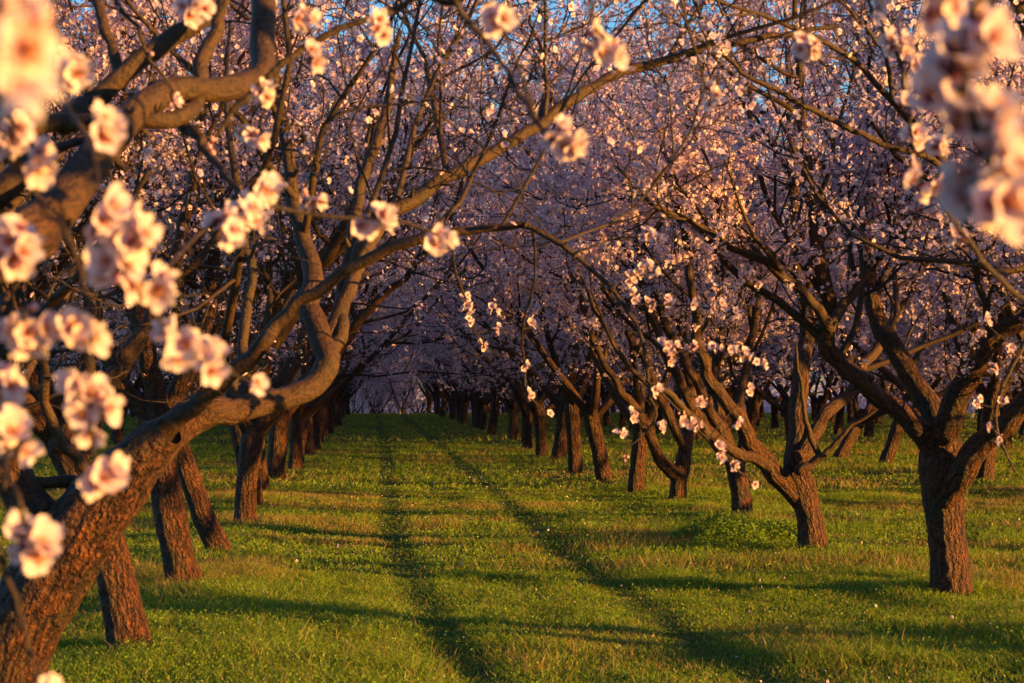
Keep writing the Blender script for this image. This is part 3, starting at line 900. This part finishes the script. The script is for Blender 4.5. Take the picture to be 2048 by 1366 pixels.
low_limb = ['w', (-1.52, 3.75, 1.0, .075), (-1.25, 3.3, 1.6, .06), (-.95, 2.75, 2.0, .045), (-.60, 2.45, 2.2, .03), (-.30, 2.3, 2.32, .018), (.1, 2.2, 2.38, .008)]
side_limb = ['w', (-1.55, 3.6, .95, .06), (-1.3, 2.9, 1.25, .045), (-.95, 2.3, 1.45, .03), (-.75, 1.9, 1.5, .018), (-.65, 1.6, 1.55, .008)]
top_limb = ['w', (-1.5, 3.8, 1.1, .07), (-1.25, 3.7, 1.9, .055), (-.7, 3.5, 2.5, .04), (0, 3.2, 2.75, .028), (.6, 3.1, 2.85, .02), (1.1, 3.3, 2.9, .010)]
near_cam = ['w', (-1.05, 2.95, 1.9, .035), (-.75, 2.0, 2.1, .022), (-.45, 1.3, 2.05, .014), (-.25, 1.02, 1.95, .008)]
CL = hero_tree('almond tree beside the viewer at left, its gold lit limbs crossing the upper left corner',
    ['w', (-1.6, 3.6, .05, .17), (-1.58, 3.65, .45, .155), (-1.54, 3.72, .85, .16), (-1.5, 3.82, 1.15, .12)],
    [ln(4.0, 5.4, (-760, 420, 150), (-420, 560, 140), (-150, 560, 134), (-10, 522, 118), (80, 468, 106), (145, 385, 84), (205, 295, 72), (275, 212, 60), (370, 172, 54), (475, 165, 54), (532, 138, 52), (521, 60, 50), (515, -60, 46), (500, -300, 30)),
     ln(4.9, 5.1, (130, 250, 34), (154, 226, 42), (230, 164, 42), (307, 102, 40), (384, 51, 34), (425, 20, 28), (460, -80, 18)),
     ln(4.98, 5.1, (245, 160, 20), (232, 140, 25), (215, 80, 24), (195, 0, 22), (185, -100, 16)),
     ln(4.6, 5.0, (-80, 380, 30), (-20, 310, 32), (40, 270, 34), (120, 255, 36), (250, 238, 36), (340, 238, 36), (375, 225, 34), (390, 190, 31), (405, 120, 30), (440, 30, 27), (465, -60, 22)),
     ln(4.9, 4.6, (360, 242, 26), (400, 280, 20), (440, 335, 14), (480, 385, 10), (530, 445, 5)),
     ln(4.5, 4.7, (-120, 520, 60), (-50, 440, 60), (0, 375, 58), (50, 336, 48), (95, 308, 26), (150, 288, 16), (200, 268, 9)),
     low_limb, side_limb, top_limb, near_cam,
     ['w', (-1.55, 3.7, 1.0, .08), (-2.0, 3.4, 1.9, .06), (-2.5, 3.0, 3.0, .045), (-2.8, 2.7, 4.2, .03), (-3.0, 2.5, 5.4, .012)],
     ['w', (-1.55, 3.85, 1.0, .08), (-1.9, 4.3, 1.9, .06), (-2.2, 4.8, 3.0, .045), (-2.3, 5.2, 4.2, .03), (-2.4, 5.4, 5.4, .012)]],
    31, nsec=5, nter=6, ntw=4, dens=mid, per=4, csize=2, sides=36, rings=60)
sprig(CL, [(-40, -260, 2.4, 10), (40, -60, 2.45, 9), (87, 149, 2.5, 9), (138, 220, 2.3, 9), (165, 260, 2.2, 9), (190, 320, 2.1, 9), (205, 395, 2.05, 9), (225, 470, 2, 9), (262, 560, 2, 9), (292, 605, 2.05, 9), (333, 656, 2.15, 9), (385, 700, 2.2, 8), (450, 740, 2.5, 7), (508, 765, 2.8, 4)],
    [(122, 105, 2.6, 2, 22, 0), (150, 150, 2.55, 3, 30, 0), (197, 275, 2.1, 4, 32, 0), (205, 435, 2.0, 4, 36, 0), (252, 485, 2.0, 5, 42, 0), (240, 545, 2.0, 3, 34, 0), (303, 572, 2.05, 3, 32, 0), (372, 690, 2.15, 4, 38, 0), (412, 715, 2.3, 3, 30, 0), (506, 765, 2.8, 1, 20, 2)], [low_limb])
sprig(CL, [(-200, 200, 2.3, 12), (-60, 290, 2.25, 12), (20, 325, 2.2, 12), (51, 354, 2.2, 12), (82, 400, 2.2, 12), (128, 462, 2.15, 12), (159, 528, 2.15, 11), (177, 615, 2.1, 11), (182, 700, 2.1, 10), (182, 800, 2.1, 10), (186, 890, 2.08, 9), (190, 960, 2.05, 6)],
    [(25, 275, 2.2, 3, 34, 0), (65, 305, 2.15, 4, 36, 0), (155, 668, 2.1, 3, 34, 0), (175, 775, 2.1, 5, 42, 0), (190, 825, 2.1, 5, 40, 0), (190, 955, 2.05, 4, 36, 1)], [low_limb, side_limb])
sprig(CL, [(-150, 380, 2.1, 9), (-30, 440, 2.05, 9), (20, 500, 2, 9), (32, 590, 2.05, 8), (58, 655, 2.1, 6)],
    [(28, 500, 2.0, 5, 44, 0), (60, 650, 2.1, 6, 46, 0)], [low_limb, side_limb])
sprig(CL, [(-200, 700, 2.1, 10), (-60, 800, 2.1, 10), (5, 870, 2.1, 9), (12, 930, 2.05, 9), (30, 983, 2, 9), (54, 1046, 2, 9), (66, 1090, 2, 6)],
    [(0, 775, 2.15, 3, 34, 0), (25, 880, 2.1, 4, 40, 0), (62, 1092, 2.0, 6, 46, 0)], [side_limb])
sprig(CL, [(-150, 1000, 2, 11), (-40, 1080, 2, 11), (0, 1124, 2, 11), (29, 1193, 2, 11), (49, 1251, 2, 11), (73, 1354, 2, 10), (95, 1460, 2, 8)], [(80, 1395, 2, 2, 20, 1)], [side_limb])
sprig(CL, [(-60, -160, 1.0, 20), (10, 40, .95, 18), (15, 180, .96, 16), (25, 330, 1.0, 9)], [(30, 85, .95, 3, 60, 0), (10, 0, .97, 2, 60, 0), (40, 150, .95, 1, 50, 0)], [near_cam])
sprig(CL, [(292, 605, 2.05, 8), (335, 535, 2.4, 8), (400, 468, 2.7, 8), (455, 440, 2.8, 8), (520, 412, 2.9, 8), (620, 428, 2.95, 8), (750, 437, 3.0, 7), (830, 450, 3.2, 6), (880, 472, 3.4, 4)],
    [(447, 450, 2.75, 4, 30, 0), (485, 430, 2.8, 4, 28, 0), (525, 393, 2.85, 4, 26, 0), (616, 400, 3.5, 2, 22, 1), (750, 437, 3.0, 5, 30, 0), (880, 477, 3.4, 4, 24, 0)])
sprig(CL, [(930, -60, 3.6, 16), (830, 0, 3.7, 15), (700, 50, 3.7, 15), (600, 100, 3.7, 15), (540, 150, 3.7, 14), (495, 195, 3.7, 13), (455, 240, 3.7, 11), (415, 295, 3.7, 7)],
    [(525, 190, 3.6, 3, 20, 1), (618, 123, 3.5, 4, 24, 0), (608, 40, 3.4, 3, 22, 0), (755, 50, 3.4, 4, 26, 0), (425, 290, 3.7, 0, 12, 3), (480, 265, 4.2, 1, 14, 1), (510, 272, 4.0, 2, 14, 0)], [top_limb])
sprig(CL, [(190, -120, 4.0, 11), (233, 0, 4, 11), (275, 57, 4, 10), (292, 110, 4, 9), (318, 140, 4, 8), (348, 180, 4, 5)], [(345, 203, 4, 1, 12, 2), (228, 15, 4, 0, 12, 3), (298, 105, 4, 0, 10, 3)], [top_limb])
sprig(CL, [(390, -160, 3.3, 8), (385, -40, 3.3, 8), (380, 15, 3.3, 5)], [(380, 22, 3.3, 4, 26, 0)], [top_limb])
sprig(CL, [(860, -150, 2.9, 13), (918, 10, 2.9, 13), (994, 108, 2.9, 12), (1046, 200, 2.85, 11), (1087, 261, 2.8, 9), (1122, 285, 2.8, 6)], [(1115, 265, 2.8, 3, 26, 0), (1140, 290, 2.8, 3, 22, 0), (1000, 45, 2.7, 2, 24, 1)], [top_limb])
sprig(CL, [(1190, -200, 2.9, 10), (1180, -60, 2.8, 9), (1190, 60, 2.8, 6)], [(1190, 85, 2.8, 3, 26, 0), (1220, 105, 2.8, 3, 24, 0)], [top_limb])

cr_top = ['w', (4.55, 3.9, 1.0, .08), (3.6, 3.3, 2.1, .06), (2.5, 2.6, 2.65, .042), (1.6, 2.0, 2.7, .028), (.95, 1.62, 2.4, .016), (.62, 1.45, 2.1, .010)]
cr_side = ['w', (4.5, 4.0, 1.0, .07), (3.6, 3.9, 1.5, .05), (2.6, 3.7, 1.8, .035), (1.9, 3.5, 1.85, .024), (1.4, 3.3, 1.75, .013)]
cr_high = ['w', (4.5, 4.1, 1.0, .08), (3.7, 4.0, 2.2, .06), (2.6, 3.9, 3.0, .042), (1.6, 3.8, 3.1, .026), (.9, 3.8, 3.05, .014), (.4, 4.0, 3.0, .008)]
CR = hero_tree('almond tree beside the viewer at right, its big blurred blossom spray hanging in the corner',
    ['w', (4.6, 3.9, .05, .16), (4.58, 3.92, .5, .145), (4.55, 3.95, .95, .15), (4.52, 3.95, 1.2, .11)],
    [cr_top, cr_side, cr_high,
     ['w', (4.6, 3.95, 1.0, .08), (5.2, 3.8, 2.0, .06), (5.8, 3.6, 3.2, .045), (6.2, 3.4, 4.4, .03), (6.4, 3.3, 5.4, .012)],
     ['w', (4.6, 4.0, 1.0, .08), (4.9, 4.6, 2.0, .06), (5.1, 5.2, 3.2, .045), (5.2, 5.6, 4.4, .03), (5.2, 5.9, 5.4, .012)]],
    32, nsec=5, nter=5, ntw=4, dens=mid, per=4, csize=2, sides=30, rings=50)
sprig(CR, [(2250, -250, 1.45, 24), (2050, -100, 1.42, 22), (1950, 30, 1.4, 20), (1925, 130, 1.4, 20), (1945, 230, 1.4, 18), (1985, 330, 1.4, 16), (2012, 440, 1.4, 10)],
    [(1880, 12, 1.5, 2, 40, 0), (1965, 75, 1.4, 3, 55, 0), (1905, 130, 1.4, 3, 45, 0), (1890, 215, 1.42, 2, 45, 0), (1955, 255, 1.4, 4, 60, 0), (2010, 245, 1.4, 2, 45, 0), (1990, 320, 1.4, 3, 50, 0), (1945, 360, 1.42, 2, 45, 0), (2020, 360, 1.4, 2, 50, 0), (1965, 425, 1.42, 2, 45, 0), (2020, 420, 1.38, 4, 55, 0)], [cr_top])
sprig(CR, [(2180, 690, 3.35, 15), (2048, 598, 3.2, 13), (1990, 550, 3.15, 12), (1930, 470, 3.1, 11), (1870, 395, 3.05, 9), (1835, 350, 3.0, 6)], [(1825, 355, 3.0, 4, 24, 0), (1868, 372, 3.0, 3, 22, 1), (1912, 472, 4.2, 3, 20, 0)], [cr_side])
sprig(CR, [(1690, -160, 3.8, 10), (1745, 20, 3.75, 9), (1792, 95, 3.7, 9), (1812, 190, 3.7, 8), (1825, 280, 3.7, 6), (1832, 330, 3.7, 4)], [(1745, 18, 3.7, 4, 22, 0), (1795, 80, 3.7, 4, 24, 0), (1822, 115, 3.7, 3, 22, 0), (1808, 220, 3.7, 4, 22, 0), (1835, 270, 3.7, 3, 20, 0), (1885, 295, 3.6, 3, 18, 0)], [cr_high])
sprig(CR, [(1600, -160, 3.7, 9), (1608, -20, 3.7, 8), (1615, 70, 3.7, 5)], [(1616, 92, 3.7, 5, 22, 1)], [cr_high])
sprig(CR, [(1350, -160, 4.2, 8), (1365, 0, 4.2, 8), (1385, 80, 4.2, 7), (1412, 175, 4.2, 4)], [(1422, 190, 4.2, 3, 18, 3)], [cr_high])

# the tree just outside the right edge
t0a = [(2330, 830, 11.6, 62), (2200, 620, 10.6, 36), (2048, 475, 9.6, 22), (1940, 372, 9.2, 18), (1850, 282, 9, 15), (1720, 132, 8.8, 12), (1600, 60, 8.6, 10), (1430, 0, 8.4, 7), (1300, -60, 8.2, 4)]
t0c = [(2330, 800, 11.8, 50), (2230, 640, 9.6, 30), (2140, 560, 8.4, 20), (2080, 620, 8.0, 14), (2040, 700, 7.9, 10), (2005, 770, 7.9, 8), (1990, 850, 7.9, 6), (2030, 945, 7.9, 4)]
T0 = hero_tree('almond tree just outside the right edge, thin arching branches reaching into the upper right',
    ['w', (4.65, 11.95, .05, .16), (4.63, 11.97, .5, .145), (4.6, 12, .95, .15), (4.58, 12, 1.2, .11)],
    [t0a, ln(9.1, 8.6, (1910, 348, 15), (1840, 310, 13), (1762, 287, 12), (1679, 246, 12), (1602, 205, 11), (1459, 123, 9), (1387, 0, 7), (1350, -90, 4)),
     ln(9.0, 8.6, (1856, 292, 12), (1838, 250, 12), (1790, 200, 11), (1765, 100, 9), (1680, 0, 7), (1600, -90, 4)), t0c,
     ['w', (4.6, 12, 1.0, .09), (5.3, 11.7, 2.2, .065), (5.9, 11.3, 3.4, .045), (6.2, 11, 4.6, .03), (6.4, 10.8, 5.8, .012)],
     ['w', (4.6, 12, 1.0, .09), (4.3, 12.6, 2.2, .065), (4.0, 13.2, 3.4, .045), (3.8, 13.6, 4.6, .03), (3.7, 13.9, 5.8, .012)],
     ['w', (4.6, 12, 1.0, .09), (4.0, 11.2, 2.4, .065), (3.4, 10.6, 3.6, .045), (2.8, 10.2, 4.6, .03), (2.3, 10, 5.4, .012)]],
    33, nter=8, dens=rich, per=4, csize=3, lim=1.7, sides=30, rings=50)
sprig(T0, [(2040, 700, 7.9, 8), (2005, 770, 7.9, 7), (1992, 850, 7.9, 6), (2030, 945, 7.9, 4)], [(2005, 800, 7.9, 2, 9, 0), (1955, 805, 7.9, 2, 9, 0), (1977, 850, 7.9, 2, 9, 1), (2000, 878, 7.9, 2, 9, 2), (1985, 735, 7.9, 3, 10, 0), (1970, 645, 7.9, 3, 12, 0), (2020, 700, 7.9, 2, 10, 1)])
sprig(T0, [(1990, 860, 7.9, 5), (2010, 900, 7.9, 4), (2030, 945, 7.9, 3)], [])

# thin flowering twigs at the drooping end of the foreground tree's long limb
I_ = [ln(7.52, 7.1, (225, 960, 70), (290, 885, 62), (350, 838, 48), (420, 785, 44), (485, 722, 40), (560, 645, 34), (620, 592, 30), (700, 537, 28), (780, 500, 24), (880, 468, 20), (1000, 455, 16), (1060, 455, 13), (1160, 515, 11), (1240, 600, 9), (1288, 690, 8), (1298, 790, 5))]
D = 7.1
sprig(L0, [(1245, 607, D, 5), (1310, 610, D, 4), (1380, 611, D, 4), (1450, 622, D, 4), (1500, 628, D, 3)], [(1265, 597, D, 4, 12, 0), (1303, 605, D, 3, 12, 0), (1338, 600, D, 3, 11, 0), (1383, 606, D, 2, 10, 0), (1420, 615, D, 3, 11, 0), (1446, 610, D, 3, 12, 0), (1475, 621, D, 2, 11, 0)], I_)
sprig(L0, [(1220, 572, D, 5), (1245, 568, D, 4), (1285, 550, D, 4), (1310, 545, D, 3)], [(1256, 563, D, 3, 12, 0), (1272, 555, D, 4, 12, 0), (1282, 538, D, 3, 12, 0), (1304, 542, D, 4, 13, 0)], I_)
sprig(L0, [(1292, 705, D, 5), (1330, 706, D, 4), (1370, 702, D, 4), (1430, 706, D, 4), (1500, 718, D, 3), (1530, 726, D, 3)], [(1328, 695, D, 4, 13, 0), (1350, 697, D, 3, 12, 0), (1335, 714, D, 3, 12, 0), (1385, 694, D, 3, 11, 2), (1430, 693, D, 3, 11, 0), (1460, 700, D, 3, 11, 0), (1488, 708, D, 3, 12, 0), (1520, 726, D, 3, 11, 0)], I_)
sprig(L0, [(1150, 508, D, 5), (1220, 480, D, 4), (1290, 470, D, 4), (1318, 482, D, 3)], [(1295, 470, D - .6, 5, 13, 0), (1316, 482, D - .6, 3, 10, 1)], I_)
sprig(L0, [(1298, 790, D, 5), (1312, 830, D, 5), (1285, 870, D, 4), (1250, 905, D, 4), (1250, 960, D, 3)], [(1260, 830, D, 3, 12, 0), (1240, 870, D, 2, 11, 0), (1318, 855, D, 3, 12, 0), (1250, 915, D, 0, 8, 4), (1310, 785, D, 2, 10, 0)], I_)
sprig(L0, [(1296, 760, D, 5), (1335, 800, D, 5), (1370, 832, D, 5), (1405, 868, D, 4), (1440, 905, D, 4), (1465, 930, D, 4), (1510, 968, D, 3)], [(1360, 832, D, 4, 13, 0), (1390, 850, D, 3, 11, 0), (1405, 803, D, 3, 12, 1), (1440, 895, D, 2, 10, 0), (1444, 915, D, 2, 10, 0), (1466, 930, D, 2, 11, 0), (1510, 968, D, 1, 6, 3), (1470, 842, D, 3, 11, 0), (1502, 780, D, 2, 10, 0)], I_)
sprig(L0, [(1065, 456, 7.3, 6), (1068, 560, 7.5, 5), (1045, 660, 7.8, 5), (1050, 735, 8, 4), (1054, 785, 8, 4), (1080, 815, 8, 3), (1102, 828, 8, 3)], [(1050, 732, 8, 2, 8, 0), (1055, 790, 8, 2, 8, 0), (1101, 828, 8, 1, 6, 1), (1065, 650, 7.8, 2, 9, 0)], I_)
sprig(L0, [(900, 464, 7.4, 6), (910, 540, 8, 5), (932, 600, 8.4, 5), (940, 640, 8.6, 4), (965, 690, 8.8, 3), (1010, 715, 8.8, 3)], [(930, 600, 8.4, 4, 12, 0), (936, 620, 8.4, 4, 11, 0), (938, 640, 8.5, 3, 9, 0), (962, 690, 8.8, 2, 7, 0), (988, 620, 8.6, 3, 10, 0), (995, 660, 8.7, 2, 8, 0)], I_)

# ------------------------------------------------------------------ weeds, fallen wood, stakes
def build_weeds():
    rng = np.random.default_rng(50)
    c0 = P(1478, 1085, 21.9)
    n = 5200
    a = rng.random(n) * 6.283; rr = np.sqrt(rng.random(n))
    lob = 1 + .28 * np.sin(3 * a + 1) + .15 * np.sin(7 * a)
    x = c0[0] + np.cos(a) * rr * .74 * lob; y = c0[1] + np.sin(a) * rr * .95 * lob
    h = .34 * (1 - rr ** 2.2) * (.35 + .65 * fbm(np.stack([x, y], -1) * 5, 3, 2)) + .05
    t = rng.random(n) ** .6
    c = np.stack([x, y, ground_z(x, y) + h * t], -1)
    nr = rng.normal(size=(n, 3)); nr[:, 2] = np.abs(nr[:, 2]) + .5
    R = rand_rot(nr, rng); A, B = R[:, :, 0], R[:, :, 1]
    s_ = (.012 + .014 * rng.random((n, 1)))
    V = np.stack([c - A * s_, c - A * s_ * .1 + B * s_ * .55, c + A * s_, c - A * s_ * .1 - B * s_ * .55], 1).reshape(-1, 3)
    Q = np.arange(n * 4).reshape(n, 4)
    g = rng.random((n, 1))
    C = np.array((.08, .18, .010)) * (1 - g) + np.array((.24, .34, .02)) * g
    base = np.array((c0[0], c0[1], float(ground_z(c0[0], c0[1]))))
    o = empty('weed_patch', base)
    tag(o, 'bright green mound of leafy weeds in front of the third right row tree', 'weeds')
    tag(link('leaves', new_mesh('leaves', V - base, Q, None, False, {'Col': np.repeat(C, 4, 0)}, GRASS), o), kind='stuff')
    k = 150
    i = rng.integers(0, n, k)
    p1 = c[i] - base; p0 = p1.copy(); p0[:, 2] = ground_z(c[i][:, 0], c[i][:, 1]) - base[2] - .01; p0[:, :2] *= .9
    g_ = Geo(); g_.tubes(np.stack([p0, (p0 + p1) / 2, p1], 1), np.full((k, 3), .0022), 3)
    tag(link('stems', new_mesh('stems', np.concatenate(g_.V), np.concatenate(g_.Q), None, True, {'Col': np.tile((.06, .11, .02), (k * 9, 1))}, GRASS), o), kind='stuff')
build_weeds()

def stick(pts_px, r, label, seed, lift=.03, cat='twig', name='fallen_twig'):
    rng = np.random.default_rng(seed)
    pts = []
    for px, py in pts_px:
        d = 1.6 * FPX / (py - 780)
        p = P(px, py, d); p[2] = float(ground_z(p[0], p[1])) + lift; pts.append(p)
    pts = np.array(pts); b = pts[0].copy()
    p, rr = resample(pts - b, np.linspace(r, r * .5, len(pts)), 16)
    p = p + rng.normal(size=p.shape) * r * .5
    g = Geo(); g.tubes(p[None], rr[None], 7)
    for k in (5, 9, 12):
        d = norm(np.array((rng.normal(), rng.normal() * 1.5, .3))); L = .05 + .12 * rng.random()
        g.tubes(np.array([[p[k], p[k] + d * L * .5, p[k] + d * L + rng.normal(size=3) * .01]]), np.array([[r * .5, r * .4, r * .2]]), 5)
    o = link(name, g.mesh(name, BARK)); o.location = b
    tag(o, label, cat)
stick([(385, 1258), (440, 1305), (515, 1352)], .006, 'long thin bare twig lying in the lush grass at the lower left', 1, .05)
stick([(1000, 1292), (1030, 1312), (1065, 1318)], .005, 'short bent straw coloured twig lying between the wheel tracks at the front', 2, .05)
stick([(950, 915), (990, 921), (1042, 925)], .010, 'dark dead branch lying on the right side of the lane halfway down', 3, .03)
stick([(1188, 1022), (1225, 1040), (1262, 1052)], .010, 'dark forked dead branch on the grass right of the lane, below the slim trunks', 4, .04)
stick([(1755, 1117), (1785, 1123), (1815, 1124)], .016, 'stubby brown piece of bark on the grass between two right row trunks', 5, .035)
stick([(1500, 1180), (1504, 1165), (1512, 1150)], .004, 'small pale curved twig standing out of the grass below the leafy weeds', 6, .10)

def stake(px, py0, py1, d, lean, label):
    b = P(px, py0, d); b[2] = float(ground_z(b[0], b[1])) - .05
    t = P(px + lean, py1, d) - b
    g = Geo()
    k = np.linspace(0, 1, 8)[:, None]
    g.tubes((k * t)[None], np.full((1, 8), .028), 8)
    g.tubes(np.array([[t, t + t * .01, t + t * .03]]), np.array([[.028, .02, .002]]), 8)
    me = new_mesh('stake', np.concatenate(g.V), np.concatenate(g.Q), None, True, None, plain('weathered_white_paint', (.62, .62, .62)))
    o = link('stake', me); o.location = b; tag(o, label, 'stake')
stake(800, 834, 818, 139, 0, 'shorter upright pale stake at the crest of the lane far away')
stake(817, 834, 811, 139, -3, 'taller tilted pale stake at the crest of the lane far away')

# ------------------------------------------------------------------ the orchard going on far away, read as one pale mass
def distant_orchard():
    rng = np.random.default_rng(90)
    spots = []
    for y in (192, 199, 206, 214, 222):
        for x in np.arange(-75, 110, 5.2): spots.append((x + rng.normal(), y + rng.normal()))
    for k in range(7):
        for y in np.arange(60 + 14 * k, 190, 5.5):
            spots.append((47.4 + 6.1 * k + rng.normal() * .3, y + rng.normal()))
    for k in range(5):
        for y in np.arange(max(150, 0), 190, 5.5):
            spots.append((-33 - 6.1 * k + rng.normal() * .3, y + rng.normal()))
    g = Geo(); P_ = []; Z_ = []
    tr = []; lm = []
    for x, y in spots:
        z = float(ground_z(x, min(y, 210)))
        tr.append([(x, y, z - .2), (x + .05, y, z + .6), (x + .1, y, z + 1.3)])
        for k in range(4):
            a = rng.random() * 6.28
            d = np.array((math.cos(a) * .55, math.sin(a) * .55, .8)); p = np.array((x + .1, y, z + 1.2))
            lm.append([p, p + d * 1.6 + rng.normal(size=3) * .2, p + d * 3.6 + rng.normal(size=3) * .4 + np.array((0, 0, .6))])
        n = 620
        q = rng.normal(size=(n, 3)); q = q / np.linalg.norm(q, axis=1, keepdims=True) * (rng.random((n, 1)) ** .45)
        q = q * np.array((2.7, 2.7, 2.9)) + np.array((x, y, z + 4.3)); q += rng.normal(size=q.shape) * .25
        P_.append(q)
    g.tubes(np.array(tr), np.tile((.17, .14, .13), (len(tr), 1)), 7); g.tubes(np.array(lm), np.tile((.08, .055, .02), (len(lm), 1)), 5)
    Pn = np.concatenate(P_); m = len(Pn)
    R = rand_rot(rng.normal(size=(m, 3)), rng)
    V = np.einsum('mij,vj->mvi', R, FT[0] * np.array((1, 1, 1.6))) * (.09 + .08 * rng.random((m, 1, 1))) + Pn[:, None]
    Q = (FT[2][None] + (np.arange(m) * 16)[:, None, None]).reshape(-1, 4)
    C = np.tile(FT[1], (m, 1))
    o = link('distant_orchard', g.mesh('distant_orchard', BARK))
    tag(o, 'distant mass of orchard trees closing the view beyond the crest', 'orchard', kind='stuff')
    b = link('blossom', new_mesh('blossom', V.reshape(-1, 3), Q, None, False, {'Col': C}, PETAL), o); tag(b, kind='stuff')
distant_orchard()
